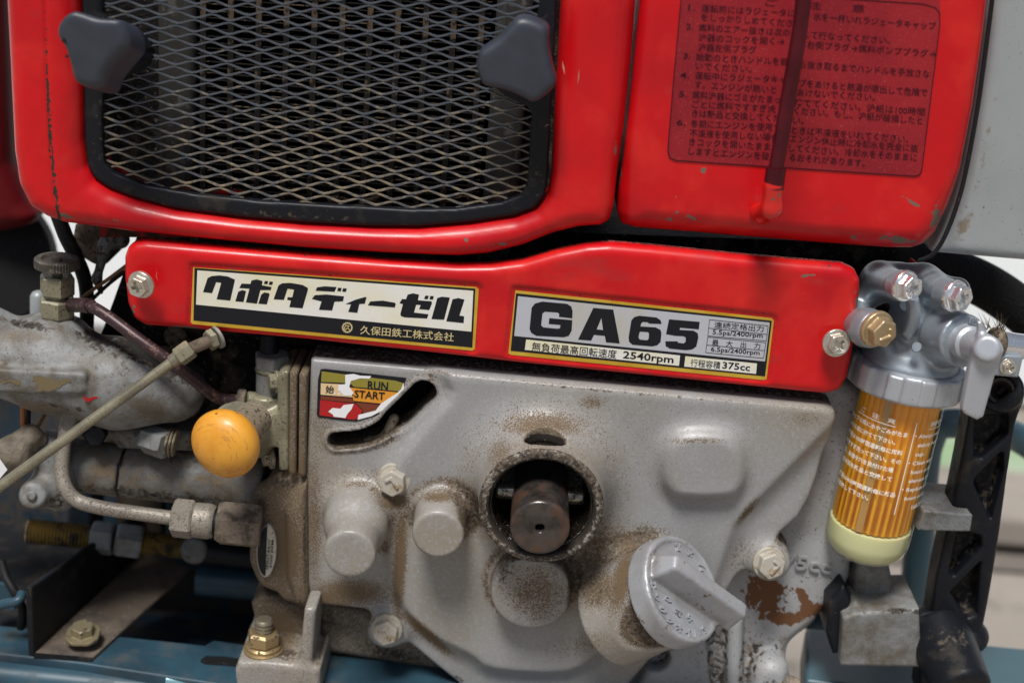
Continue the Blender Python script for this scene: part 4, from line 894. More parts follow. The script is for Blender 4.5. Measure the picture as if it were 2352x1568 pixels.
# ================================================================== LEFT SIDE: manifold, valve, pipes
def Q(a, b): return (a/2.874, 488+b/2.874)
t = thing('intake_manifold', 'fat sooty grey cast pipe at the left edge with a raised rectangular pad', 'manifold', (150, 950, .02))
YMf = .016
man = U(.012, cap((-260, 752, YMf+.002), (-60, 800, YMf+.002), 92, 92), cap((-60, 800, YMf+.002), (120, 848, YMf), 92, 88), cap((120, 848, YMf), (270, 880, YMf), 88, 92), cap((270, 880, YMf), (395, 892, YMf+.002), 92, 78),
        cyl((130, 738, YMf+.006), (130, 800, YMf+.006), 52, 60, .002))
padm = ext([(-80, 842), (60, 852), (190, 857), (198, 866), (197, 896), (190, 905), (80, 906), (-80, 900)], -.0048, .02, .0014)
sdf('pipe_casting', U(.0022, man, padm), boxpx(-230, 650, 500, 1010, -.006, .036), .001, dirtygrey, t,
    {'dirt_shade': spots([(350, 815, 150, 34, 22, 1.35), (440, 850, 70, 50, 0, 1.1), (230, 775, 60, 22, 10, 1.3), (60, 745, 80, 14, 10, 1.0), (200, 772, 60, 16, 15, .95), (300, 850, 60, 40, 0, .55), (150, 935, 150, 14, 10, .62), (240, 800, 60, 20, 20, .8)]), 'brown': spots([(90, 935, 110, 20, 8, .9), (340, 960, 120, 24, 0, .7), (60, 770, 90, 30, 0, .8)], .2)})
pp = mat('worn_pad_paint', (.16, .12, .06), .6)
flat('worn_patch', [jag([(75, 872), (88, 866), (112, 866), (128, 872), (150, 870), (164, 874), (150, 882), (140, 888), (120, 896), (92, 898), (80, 893), (86, 884)], 2.2, 4)], -.0050, pp, t)
flat('worn_patch', [jag([(-4, 872), (12, 876), (28, 870), (46, 874), (44, 886), (34, 882), (24, 878), (8, 880)], 1.6, 4)], -.0050, pp, t)
flat('red_paint_mark', [crom([(190, 909), (202, 914), (212, 911), (222, 910), (224, 914), (212, 918), (206, 922), (196, 921)], 3)], -.0042, mat('red_paint_splash', (.35, .01, .01), .4), t)
t = thing('drain_valve', 'knurled round valve wheel on two stacked hex nuts, standing on the manifold', 'valve', (132, 730, .02))
yv = .021
lathe('base_ring', (132, 742, yv), (132, 722, yv), [(0, 38), (.3, 40), (.35, 35), (.7, 36), (1, 33)], olive, t)
hexnut('valve_body', (132, 726, yv), (132, 684, yv), 42, olive, t, .35)
lathe('neck', (132, 686, yv), (132, 674, yv), [(0, 27), (.4, 24), (1, 26)], olive, t)
hexnut('hex_nut', (132, 676, yv), (132, 631, yv), 40, olive, t, .5)
lathe('stem', (132, 632, yv), (131, 600, yv), [(0, 12), (.2, 12), (1, 11)], brownhex, t, 20)
lathe('handwheel', (131, 616, yv), (131, 592, yv), [(0, 40), (.12, 50), (.85, 50), (1, 46), (1.0, 36), (.7, 32), (.7, 12), (1.05, 10)], mat('dark_knurled_brass', (.07, .06, .05), .6, .3, layers=[((.16, .14, .11), 300, .58, .1, 0, None, .7)]), t, 96, mod=lambda th: 1+.018*(1 if int(th/(2*math.pi)*96+.5) % 2 else -1), sharp=20)
t = thing('copper_pipe', 'thin dark copper pipe sloping down from the valve towards the orange knob', 'pipe', (380, 825, -.004))
tube('pipe', [(158, 701, yv), (185, 700, .012), (212, 705, .006), (250, 728, .002), (318, 778, -.003), (385, 826, -.005), (440, 868, -.002), (486, 905, .004), (510, 916, .007), (552, 919, .010)], 13.5, copper, t, 20)
tube('sleeve', [(160, 701, .0205), (186, 700.5, .0118), (208, 703, .0068)], 17, copper, t, 20)
hexnut('union_nut', (546, 918, .010), (566, 919, .010), 25, brownhex, t, .3)
lathe('collar', (566, 919, .010), (584, 921, .011), [(0, 18), (.1, 21), (.8, 22), (1, 20)], olive, t)
t = thing('control_rod', 'pale greenish steel rod running diagonally down to the lower left edge', 'rod', (0, 1125, -.03))
ra, rb = (-240, 1290, -.043), (408, 822, -.012)
lathe('rod', ra, rb, [(0, 12.6), (1, 12.2)], rodm, t, 24)
lathe('ferrule', (394, 832, -.0125), (410, 820, -.0118), [(0, 14), (.1, 17), (.9, 17), (1, 14)], rodm, t, 24)
hexnut('hex_nut', (408, 822, -.012), (440, 799, -.0098), 23, olive, t, .2)
thread('threaded_end', (438, 801, -.0098), (492, 777, -.002), 15, brownhex, t, 14)
lathe('lock_nut', (478, 783, -.004), (492, 777, -.002), [(0, 20), (.1, 25), (.9, 25), (1, 20)], olive, t, 6, .3, 20)
lathe('washer', (497, 776, -.002), (503, 773, -.0012), [(0, 26), (0, 27), (1, 27)], mat('pale_washer', (.24, .23, .20), .5, .2), t, 32)
t = thing('black_hose', 'grimy black rubber hose hanging behind the valve', 'hose', (200, 760, .04))
tube('hose', [(128, 480, .036), (150, 540, .037), (172, 585, .038), (194, 640, .040), (200, 700, .041), (197, 800, .042)], 17, rubber, t, 18)
t = thing('belt_pulley', 'blurred black wheel with a grey hub at the left edge under the cowl', 'wheel', (-20, 720, .14))
pa, pb = W(-45, 600, .16), W(-45, 600, .12)
lathe('tyre', (-45, 596, .17), (-45, 596, .12), [(0, 105), (0, 150), (.1, 160), (.4, 164), (.5, 150), (.6, 164), (.9, 160), (1, 146), (1, 100)], rubber, t, 72)
lathe('hub', (-45, 596, .165), (-45, 596, .122), [(0, 100), (.9, 100), (.95, 92), (.7, 60), (.9, 30), (1, 28)], mat('grey_hub', (.12, .13, .13), .4, .3), t, 60)
t = thing('mud_caked_bracket', 'brown mud caked lump with a grey lever under the cowl corner', 'bracket', (210, 610, .04))
sdf('mud_block', U(.004, ext(crom([(168, 520), (246, 520), (252, 570), (244, 610), (214, 612), (190, 598), (168, 584)], 2), .046, .08, .004)), boxpx(160, 515, 260, 620, .045, .085), .0013, mudm, t)
sdf('lever', U(.003, cap((256, 520, .038), (240, 575, .036), 16, 13), cap((240, 575, .036), (222, 640, .036), 13, 9), cap((222, 640, .036), (232, 670, .036), 9, 7), cap((276, 550, .04), (240, 560, .036), 22, 10)), boxpx(195, 480, 310, 690, .02, .05), .001, mat('oily_grey_lever', (.11, .12, .125), .4, .3, layers=[(DIRT_SHADE, 300, .52, .06, 0, None, .8)]), t)
t = thing('orange_wire_pair', 'two thin brown and orange wires crossing behind the valve nut', 'wires', (240, 660, .035))
tube('orange_wire', [(186, 686, .034), (215, 664, .033), (250, 640, .033), (290, 610, .035)], 4.5, brwire, t, 10)
tube('brown_wire', [(200, 700, .034), (232, 668, .033), (262, 642, .033), (295, 618, .035)], 4.5, rubber, t, 10)
t = thing('steel_post', 'short bright steel post standing behind the valve body', 'post', (88, 760, .06))
lathe('post', (88, 780, .06), (88, 668, .06), [(0, 18), (.9, 18), (.97, 13), (1, 6)], silver, t, 24)
t = thing('wire_connector', 'dirty tan connector boot with orange wires at the left edge', 'connector', (40, 1080, .01))
sdf('boot', U(.005, cap((70, 1002, .008), (30, 1040, .004), 24, 36), cap((30, 1040, .004), (-40, 1080, .0), 36, 44), cap((70, 1002, .008), (98, 1010, .010), 22, 12), cap((50, 1050, .006), (-20, 1110, .006), 24, 26)), boxpx(-60, 960, 140, 1160, -.012, .022), .0009, bootm, t)
tube('orange_wire', [(52, 925, .014), (53, 960, .012), (54, 1000, .009)], 5.5, orgwire, t, 12)
tube('dark_wire', [(66, 925, .014), (65, 960, .012), (63, 1000, .009)], 5.5, rubber, t, 12)
tube('brown_wire', [(110, 938, .018), (92, 970, .014), (72, 1003, .009)], 4.5, brwire, t, 12)
flat('white_tag', [[(-30, 1034), (0, 1054), (17, 1078), (0, 1098), (-30, 1120)]], -.0085, whitelab, t)
# ---- governor barrel, rocker, pipe
t = thing('governor_barrel', 'long grimy cast barrel lying behind the bent fuel pipe', 'barrel', (360, 1130, .03))
YG = .026
sdf('barrel', SUB(U(.004, cyl((150, 1064, YG), (610, 1112, YG), 62, 66, .002), cap((160, 1096, YG-.008), (285, 1104, YG-.008), 12)), cyl((284.5, 1060, YG), (290, 1061, YG), 90), .0), boxpx(140, 970, 630, 1200, .008, .045), .001, dirtygrey, t,
    {'dirt_shade': spots([(380, 1140, 260, 22, 6, .8), (400, 1050, 200, 20, 6, .55), (200, 1130, 50, 20, 0, .7)], .22), 'brown': spots([(230, 1080, 60, 30, 0, 1.1), (480, 1100, 60, 25, 0, 1.0)], .65)})
lathe('inner_sleeve', (150, 1064, YG), (600, 1111, YG), [(0, 55), (1, 58)], black, t)
t = thing('stud_row', 'row of soot covered nuts and flange between manifold and barrel', 'flange', (300, 1040, .02))
sdf('flange', U(.003, ext([(170, 972), (300, 985), (440, 995), (440, 1040), (268, 1034), (262, 1022), (172, 1012)], .020, .04, .003)), boxpx(160, 960, 450, 1050, .016, .042), .001, dirtygrey, t, {'dirt_shade': spots([], .52), 'brown': spots([], .3)})
hexnut('hex_nut', (336, 1006, .014), (384, 1022, .008), 34, dirtygrey, t, .1)
for i in range(3): lathe('washer', (384+8*i, 1016, .012), (389+8*i, 1017, .012), [(0, 34-2*i), (.5, 37-2*i), (1, 34-2*i)], oily, t, 28)
lathe('hex_nut', (220, 985, .022), (218, 1000, .008), [(0, 28), (.9, 28), (1, 22)], black, t, 6)
t = thing('rocker_arm', 'grey cast rocker arm with a round pivot pin at its lower left', 'arm', (75, 1165, .01))
sdf('arm', U(.006, cap((118, 1030, .016), (128, 1110, .014), 44, 40), cap((128, 1110, .014), (140, 1140, .012), 40, 34), cap((128, 1110, .012), (82, 1130, .004), 26, 20), cyl((74, 1138, -.002), (78, 1136, .008), 29, 29, .001)), boxpx(30, 980, 200, 1210, -.008, .03), .0009, dirtygrey, t, {'dirt_shade': spots([(128, 1150, 40, 30, 0, .8), (115, 1030, 40, 20, 0, .6)]), 'brown': spots([])})
lathe('pivot_pin', (73, 1139, -.004), (74, 1138, .0), [(0, 7), (.2, 11), (.5, 13), (1, 13)], dirtygrey, t, 24)
t = thing('fuel_pipe', 'speckled bent steel pipe curving down then right into two hex unions', 'pipe', (300, 1190, .0))
tube('pipe', [(160, 955, .012), (152, 985, .009), (145, 1035, .006), (142, 1080, .003), (150, 1118, .0), (176, 1148, -.001), (226, 1164, -.002), (302, 1176, -.002), (402, 1190, -.001)], 16.5, pipem, t, 22)
sdf('pipe_foot', ext([(142, 945), (176, 945), (172, 1012), (136, 1006)], .006, .014, .002), boxpx(120, 930, 190, 1025, .003, .017), .0009, dirtygrey, t, {'dirt_shade': spots([], .35), 'brown': spots([], .3)})
hexnut('union_nut', (398, 1188, -.001), (446, 1193, -.001), 45, pipem, t, .2)
lathe('collar', (446, 1193, -.001), (494, 1198, -.001), [(0, 36), (.05, 40), (.7, 41), (.9, 38), (1, 34)], pipem, t)
lathe('gap_ring', (494, 1198, -.001), (504, 1199, -.001), [(0, 30), (1, 30)], rubber, t)
hexnut('hex_adapter', (500, 1199, -.001), (600, 1209, .0), 53, brownhex, t, .45)
# ---- pump casing, badge, flanges, fitting
t = thing('pump_housing', 'stained cream cast housing flush against the left edge of the gear case cover', 'housing', (640, 1390, .01))
ph = [(590, 1203), (600, 1160), (612, 1110), (650, 1090), (700, 1085), (708, 1396), (690, 1394), (650, 1384), (634, 1366), (598, 1350), (576, 1310), (570, 1270)]
sdf('housing', U(.004, ext(crom(ph, 2), .004, .03, .004), ext([(655, 1180), (704, 1100), (708, 1396), (680, 1392), (660, 1330)], -.0005, .03, .003), cap((610, 1130, .012), (600, 1180, .016), 26), ext([(574, 1390), (600, 1360), (725, 1390), (735, 1500), (600, 1500)], .012, .04, .004)), boxpx(550, 1070, 745, 1510, -.004, .042), .001, grey, t,
    {'dirt_shade': spots([(700, 1250, 8, 160, 0, .95), (650, 1110, 60, 22, 0, .9), (600, 1160, 30, 40, 0, .8), (610, 1450, 60, 60, 0, .8), (690, 1380, 30, 22, 0, .8)], .2), 'brown': spots([(660, 1260, 60, 160, 0, 1.0), (630, 1440, 90, 80, 0, 1.0)], .75)})
badge = [(612+23.5*math.cos(a)+.08*62*math.sin(a)*-.5, 1265+62*math.sin(a)) for a in [-2*math.pi*i/40 for i in range(40)]]
bsm = mat('badge_silver', (.45, .44, .40), .3, .6, layers=[((.16, .1, .06), 400, .6, .1, 0, None, .7)])
sdf('badge_boss', ext(badge, .0018, .01, .0006), boxpx(580, 1195, 645, 1335, .0, .012), .0006, bsm, t)
bd = flat('oval_badge', [[(612+(x-612)*.9, 1265+(y-1265)*.94) for x, y in badge]], .0016, bsm, t)
half = [p for p in [(612+(x-612)*.88, 1265+(y-1265)*.92) for x, y in badge] if p[0] < 613-(p[1]-1265)*.04]
half.sort(key=lambda p: p[1]); flat('dark_half', [half], .00150, ink, bd)
text('badge_lettering', [("SPINTAKO", (616, 1308), (622, 1240), 8.5, .01), ("4700 RPM", (624, 1305), (629, 1240), 8, .01)], .0014, ink, bd)
t = thing('pump_flange', 'stack of three upright flange plates with a bolted fitting left of the cover', 'flange', (670, 1095, .005))
def plate_(u0, u1, v0, v1, y0, y1, m, nm='flange_plate'):
    n_ = 8; top = [(u0+(u1-u0)*(.5-.5*math.cos(math.pi*i/n_)), v0-(v1-v0)*.02*math.sin(math.pi*i/n_)+4*i/n_) for i in range(n_+1)]
    P = top+[(u1-3, v1+2), (u1-8, v1+8), (u0+6, v1+6), (u0-2, v1)]
    return sdf(nm, ext(P, y0, y1, .0016), boxpx(u0-8, v0-14, u1+8, v1+16, y0-.001, y1+.001), .0007, m, t, {'dirt_shade': spots([((u0+u1)/2, 1000, 20, 60, 0, .62), ((u0+u1)/2, v0, 20, 12, 0, .75)], .2), 'brown': spots([((u0+u1)/2, 1080, 20, 60, 0, 1.1)], .75)})
plate_(664, 683, 857, 1086, .0000, .03, grey)
plate_(686, 705, 861, 1090, -.0005, .03, grey)
sdf('fitting_plate', U(.003, ext([(636, 860), (650, 851), (664, 852), (664, 1082), (640, 1082), (638, 1030), (600, 1022), (598, 985), (610, 955), (636, 945)], .002, .03, .0016), cap((588, 1000, .012), (560, 985, -.004), 52, 50), cyl((528, 968, -.010), (580, 990, .01), 46, 54, .001), cyl((612, 905, .012), (612, 1000, .012), 34, 34)), boxpx(500, 840, 680, 1095, -.018, .032), .0009, olive, t)
lathe('ring_edge', (540, 975, -.0125), (548, 977, -.0105), [(0, 52), (0, 55), (1, 55), (1, 50)], rodm, t)
bolt('hex_bolt', (617, 878, .006), (-.9, -.42, .0), 24, olive, t, 'plain', 1.1, rot=.2)
bolt('hex_bolt', (604, 1052, .008), (-.9, -.42, .0), 24, oily, t, 'plain', 1.1, rot=.2)
hexnut('hex_nut', (625, 842, .016), (625, 812, .016), 42, dirtygrey, t, .25)
lathe('ring', (625, 852, .016), (625, 840, .016), [(0, 37), (.5, 40), (1, 37)], rodm, t)
lathe('fitting_stem', (625, 915, .016), (625, 850, .016), [(0, 37), (1, 36)], dirtygrey, t)
lathe('upper_pipe', (618, 815, .018), (618, 770, .02), [(0, 22), (1, 20)], black, t)
t = thing('choke_pull', 'round scratched orange plastic knob on a grimy stem', 'knob', (570, 1000, -.01))
def ball(X, Y, Z):
    return None
kc = W(517, 1019, -.030); kr = 83*pw(kc); kax = np.array((-.30, -.93, -.08)); kax /= np.linalg.norm(kax)
def kf(X, Y, Z):
    c = (X-kc[0])*kax[0]+(Y-kc[1])*kax[1]+(Z-kc[2])*kax[2]; q2 = np.maximum((X-kc[0])**2+(Y-kc[1])**2+(Z-kc[2])**2-c*c, 0)
    return smax((np.sqrt(q2+(np.where(c > 0, c*1.55, c*1.25))**2)-kr), -c-kr*.55, .002)
sdf('ball', kf, (kc-.0185, kc+.0185), .0007, orange, t, {'dirt_shade': lambda V: .30+.42*np.clip(((V-kc)@(-kax))/kr+.4, 0, 1)+.12*np.sin(V[:, 0]*900+V[:, 2]*500)})
crk = mat('dark_scratch', (.28, .12, .02), .6)
for i in range(44):      # hairline cracks on the knob
    a0 = rng.random()*6.28; rr = .5+.48*rng.random(); pts = []; 
    for j in range(5):
        aa = a0+j*.07*(1 if i % 2 else -1)*(1+rng.random()*.4); r_ = rr+.015*math.sin(j*2+i); e_, f_, _ = basis(kax)
        r_ = min(r_, .97); p = kc+(e_*math.cos(aa)+f_*math.sin(aa))*r_*kr+kax*(math.sqrt(1-r_*r_)*kr/1.55+.00002); pts.append(p)
    V_ = []; 
    for j, p in enumerate(pts):
        d_ = pts[min(j+1, 4)]-pts[max(j-1, 0)]; n__ = np.cross(d_, p-kc); n__ /= np.linalg.norm(n__); V_ += [p+n__*.00007, p-n__*.00007, p-kax*.0004]
    F_ = []
    for j in range(4):
        for k_ in range(3): F_.append((3*j+k_, 3*j+(k_+1) % 3, 3*j+3+(k_+1) % 3, 3*j+3+k_))
    mk('scratch', V_, F_, crk, t, False)
lathe('stem', kc-kax*kr*.3, kc-kax*(kr+.010), [(0, 50), (.5, 50), (.6, 44), (1, 44)], oily, t, 40, world=True)
# ---- lower left frame
zr = W(200, 1512, .0)[2]
t = thing('frame_rail', 'dusty blue painted frame rail along the bottom left with a slotted hole', 'rail', (200, 1540, .0))
top = [WZ(-500, 1440, zr), WZ(0, 1500, zr), WZ(190, 1522, zr), WZ(385, 1552, zr), WZ(700, 1600, zr), WZ(2000, 1700, zr), WZ(2000, 1600, zr), WZ(735, 1500, zr), WZ(590, 1482, zr), WZ(490, 1468, zr), WZ(470, 1480, zr), WZ(300, 1462, zr), WZ(-500, 1390, zr)]
prism('rail', top, (0, 0, -.012), bluem, t, bevel=.001)
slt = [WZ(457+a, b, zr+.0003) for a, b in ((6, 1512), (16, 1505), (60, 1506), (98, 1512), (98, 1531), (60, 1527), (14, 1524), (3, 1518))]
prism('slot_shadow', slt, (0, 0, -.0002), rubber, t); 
lathe('tube_below', WZ(-60, 1545, zr-.012), WZ(480, 1600, zr-.012), [(0, 40), (1, 40)], bluem, t, 32, world=True)
lathe('bright_edge_tube', WZ(385, 1562, zr-.004), WZ(640, 1585, zr-.004), [(0, 20), (1, 20)], mat('worn_blue_edge', (.16, .30, .34), .3, .2), t, 24, world=True)
t = thing('angle_bracket', 'black angle iron bracket bolted on the blue rail, running back to the right', 'bracket', (150, 1500, .0))
zb_ = zr+.002
fl = [WZ(78, 1499, zb_), WZ(211, 1510, zb_), WZ(438, 1303, zb_), WZ(330, 1262, zb_)]
dustb = mat('dusty_bracket_top', (.13, .10, .075), .85, 0, var=[((.05, .042, .038), 60, .45, .65)], layers=[((.25, .2, .15), 300, .66, .05, 0, None, .9)], bump=[(400, .3, .0008)])
prism('base_plate', fl, (0, 0, -.002), dustb, t, bevel=.0006)
hh = W(70, 1350, WZ(78, 1499, zb_)[1])[2]-zb_
h2 = W(326, 1172, fl[3][1])[2]-zb_
wl = [fl[0]+np.array((0, 0, -.002)), fl[3]+np.array((0, 0, -.002)), fl[3]+np.array((0, 0, h2)), fl[0]+np.array((0, 0, hh))]
nv = np.cross(fl[3]-fl[0], (0, 0, 1)); nv /= np.linalg.norm(nv)
prism('upright_plate', wl, -nv*.003, black, t, bevel=.0008, attrs={'dirt_shade': spots([], .25)})
prism('front_lip', [fl[0]+np.array((.0, -.0005, -.0025)), fl[1]+np.array((0, -.0005, -.0025)), fl[1]+np.array((0, -.0005, .0)), fl[0]+np.array((0, -.0005, .0))], (0, .001, 0), black, t)
bolt('hex_bolt', (189, 1436, WZ(189, 1480, zb_)[1]-.001), (0, -.12, 1), 33, mat('dull_gold_bolt', (.33, .28, .17), .4, .6, layers=[(DIRT_SHADE, 300, .55, .12, 0, None, .8)]), t, 'plain', 1.25, h=.5, wh=.3, rot=.1)
t = thing('adjuster_stud', 'gold threaded adjuster stud with two dirty nuts through the bracket', 'stud', (190, 1250, .05))
ys = .060
thread('threaded_rod', (62, 1218, ys-.004), (240, 1236, ys), 30, brassthread, t, 22)
thread('threaded_rod', (300, 1244, ys), (436, 1256, ys+.002), 29, brassthread, t, 18)
hexnut('hex_nut', (212, 1232, ys), (262, 1238, ys), 38, dirtygrey, t, .2)
hexnut('hex_nut', (266, 1238, ys-.002), (326, 1246, ys), 42, dirtygrey, t, .5)
sdf('end_eye', cyl((446, 1262, .054), (450, 1262, .068), 32, 32, .003), boxpx(400, 1215, 490, 1310, .045, .075), .001, dirtygrey, t, {'dirt_shade': spots([], .45), 'brown': spots([], .3)})
lathe('shaft', (450, 1262, .060), (620, 1284, .062), [(0, 27), (1, 27)], black, t)
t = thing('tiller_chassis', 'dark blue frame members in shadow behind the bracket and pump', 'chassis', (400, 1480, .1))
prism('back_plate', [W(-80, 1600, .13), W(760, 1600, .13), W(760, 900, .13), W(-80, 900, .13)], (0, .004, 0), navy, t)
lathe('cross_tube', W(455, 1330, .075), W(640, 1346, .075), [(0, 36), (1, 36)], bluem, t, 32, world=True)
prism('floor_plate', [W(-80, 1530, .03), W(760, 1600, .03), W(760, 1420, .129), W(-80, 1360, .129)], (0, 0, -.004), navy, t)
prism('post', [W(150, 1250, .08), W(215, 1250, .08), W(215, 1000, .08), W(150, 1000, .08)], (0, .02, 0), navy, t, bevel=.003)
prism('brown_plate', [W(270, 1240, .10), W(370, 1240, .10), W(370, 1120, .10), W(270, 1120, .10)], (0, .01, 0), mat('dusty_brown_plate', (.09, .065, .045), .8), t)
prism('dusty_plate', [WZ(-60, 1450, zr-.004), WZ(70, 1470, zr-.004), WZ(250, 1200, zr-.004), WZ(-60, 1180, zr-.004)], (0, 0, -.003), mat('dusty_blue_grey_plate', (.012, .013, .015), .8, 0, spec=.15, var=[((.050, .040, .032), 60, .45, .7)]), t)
t = thing('spring_clip', 'blue steel clip with a dark hook at the lower left edge', 'clip', (20, 1400, .01))
tube('hook', [(4, 1290, .02), (14, 1325, .014), (34, 1360, .01), (52, 1400, .01), (48, 1440, .012)], 10, rubber, t, 14)
tube('clip', [(-20, 1395, .006), (10, 1386, .004), (42, 1378, .004), (50, 1362, .008)], 11, bluem, t, 14)
prism('tab', [W(-30, 1340, .02), W(30, 1345, .02), (W(34, 1400, .02)), W(-30, 1395, .02)], (0, .003, 0), bluem, t)
t = thing('mounting_foot', 'pale cast foot with upright rib and gold stud nut, bottom left', 'foot', (620, 1568, .0))
zf = W(600, 1500, .0)[2]
sdf('foot', U(.003, ext([(538, 1540), (546, 1522), (600, 1520), (700, 1530), (735, 1535), (735, 1640), (548, 1640)], -.014, .02, .0025), ext([(699, 1396), (726, 1398), (722, 1450), (716, 1530), (700, 1560), (676, 1560), (688, 1500), (694, 1440)], -.013, .012, .002), ext([(585, 1400), (720, 1400), (735, 1540), (560, 1540)], .016, .03, .003)), boxpx(525, 1380, 750, 1610, -.018, .032), .001, grey, t,
    {'dirt_shade': spots([(650, 1500, 60, 20, 0, .95), (640, 1450, 50, 40, 0, .9)], .2)if True else None, 'brown': spots([(640, 1460, 70, 60, 0, .9)], .4)})
b0 = WZ(605, 1490, W(600, 1521, -.014)[2]); gz = mat('gold_nut', (.42, .31, .16), .35, .7, layers=[(DIRT_SHADE, 300, .58, .1, 0, None, .8)])
up = np.array((0, 0, 1.0)); k_ = pw(b0)
lathe('washer', b0-up*.001, b0+up*.0012, [(0, 44), (.8, 46), (1, 42)], gz, t, 36, world=True)
lathe('washer', b0+up*.0012, b0+up*.003, [(0, 40), (.6, 41), (1, 36)], gz, t, 36, world=True)
lathe('hex_nut', b0+up*.003, b0+up*.0095, [(0, 33), (.1, 37), (.85, 37), (1, 31)], gz, t, 6, .3, 20, world=True)
lathe('stud', b0+up*.0095, b0+up*.0155, [(0, 20), (.15, 22), (.3, 20), (.45, 22), (.6, 20), (.75, 22), (.9, 20), (1, 17)], mat('dull_stud_thread', (.20, .17, .12), .45, .5), t, 28, world=True)
t = thing('sump_casting', 'stained cast sump wall showing below the left part of the cover', 'casing', (860, 1530, .03))
sdf('wall', U(.004, ext([(720, 1380), (960, 1420), (1060, 1600), (990, 1540), (740, 1500)], .016, .04, .004)), boxpx(705, 1360, 1080, 1620, .012, .042), .0012, grey, t, {'dirt_shade': spots([(900, 1500, 120, 24, 12, .9), (760, 1420, 40, 40, 0, .8)], .3), 'brown': spots([], .62)})
lathe('blue_edge_tube', W(745, 1560, .03), W(830, 1575, .03), [(0, 12), (1, 12)], bluem, t, 20, world=True)
# ================================================================== FUEL FILTER (right)
YO[0] = -.014
t = thing('fuel_filter', 'fuel filter with die cast head and see-through bowl holding an amber element', 'filter', (1995, 1290, .022))
yF = .024
FA, FB = W(2084, 850, yF), W(1990, 1236, yF)
fk = pw((FA+FB)/2); fx, fz = (FB-FA)/np.linalg.norm(FB-FA), None
fd = fx                                            # down the bowl
fr_ = np.array((1, 0, 0.0)); fr_ = fr_-fd*(fr_@fd); fr_ /= np.linalg.norm(fr_); ff = np.cross(fr_, fd); ff = ff if ff[1] < 0 else -ff
Rb_ = 98*fk
def along(px): return px*fk
L_ = np.linalg.norm(FB-FA)/fk
def lw(name, prof, m, parent=t, seg=64, **k):
    """lathe about the filter axis: profile in (px below FA, radius px)"""
    return lathe(name, FA, FA+fd*fk, [(a, b*fk/pw(FA)) for a, b in prof], m, parent, seg, world=True, **k)
bowl = lw('bowl', [(30, 98), (120, 98), (L_-40, 98), (L_-8, 97), (L_+14, 92), (L_+30, 80), (L_+40, 60), (L_+44, 30), (L_+45, 2)], bowlm, sharp=80)
lw('pleated_element', [(28, 80), (29, 88), (L_-52, 88), (L_-50, 84), (L_-50, 2)], amber, seg=176, mod=lambda th: 1+.055*abs(math.sin(th*16))-.03, sharp=60)
V_ = []
for i in range(5):
    th_ = -.62+i*.045
    for h_ in (29, L_-53): V_.append(FA+fd*(h_*fk)+(fr_*math.sin(th_)+ff*math.cos(th_))*(93.5*fk))
mk('element_seam', V_, [(2*i, 2*i+1, 2*i+3, 2*i+2) for i in range(4)], mat('brown_seam', (.42, .24, .08), .25, coat=.5), t)
lw('fuel', [(L_-47, 2), (L_-47, 94), (L_-10, 94), (L_+12, 89), (L_+27, 77), (L_+37, 57), (L_+41, 28), (L_+42, 2)], fuel, sharp=80)
def bm(theta, hpx): return FA+fd*(hpx*fk)+(fr_*math.sin(theta)+ff*math.cos(theta))*(Rb_+.00012)
def bmap(uv):
    return np.array([bm(u/98.0, v) for u, v in uv])
BT = [("ご　注　意", (-118, 96), (-28, 96), 13), ("カップの底に水やごみがたま", (-152, 121), (4, 121), 12.5), ("ったら直に捨てて下さい。", (-152, 143), (-18, 143), 12.5), ("使用は100時間運転毎に燃料", (-152, 165), (3, 165), 12.5), ("ですすぎ洗って下さい。その", (-152, 187), (4, 187), 12.5), ("又、破損や穴を見付けた場", (-150, 209), (-8, 209), 12.5), ("合は紙を新品と交換して", (-150, 231), (-6, 231), 12.5),
      ("使用は400時間運転毎に新品", (-150, 268), (10, 268), 12.5), ("と交換して下さい。", (-150, 289), (-46, 289), 12.5),
      ("IMPORT", (57, 96), (122, 96), 17), ("・Always remove", (22, 122), (128, 122), 13.5), ("debris from fue", (34, 144), (130, 144), 13.5), ("cup.", (34, 166), (60, 166), 13.5), ("・Clean element", (22, 188), (130, 188), 13.5), ("hours or less.", (34, 210), (118, 210), 13.5), ("element if dam", (34, 232), (128, 232), 13.5), ("・Replace elem", (22, 254), (124, 254), 13.5), ("hours or less", (34, 276), (118, 276), 13.5), ("16873-66", (62, 302), (126, 302), 14.5)]
text('white_lettering', [(a, b, c, d, .02) for a, b, c, d in BT], 0, whiteink, bowl, fn=bmap)
def bar_(pts, w_): return [[(a-w_, b), (a+w_, b), (c+w_, d), (c-w_, d)] for (a, b), (c, d) in pts]
V_, F_ = [], []
for q in [[(17.6, 85), (19.8, 85), (19.8, 312), (17.6, 312)]]+[[(x, 101), (x+10, 101), (x+10, 102.8), (x, 102.8)] for x in range(-126, -26, 10)]+[[(x, 101), (x+10, 101), (x+10, 102.8), (x, 102.8)] for x in range(54, 114, 10)]:
    o = len(V_); V_ += list(bmap(q)); F_.append((o, o+1, o+2, o+3))
mk('white_rules', V_, F_, whiteink, bowl, False)
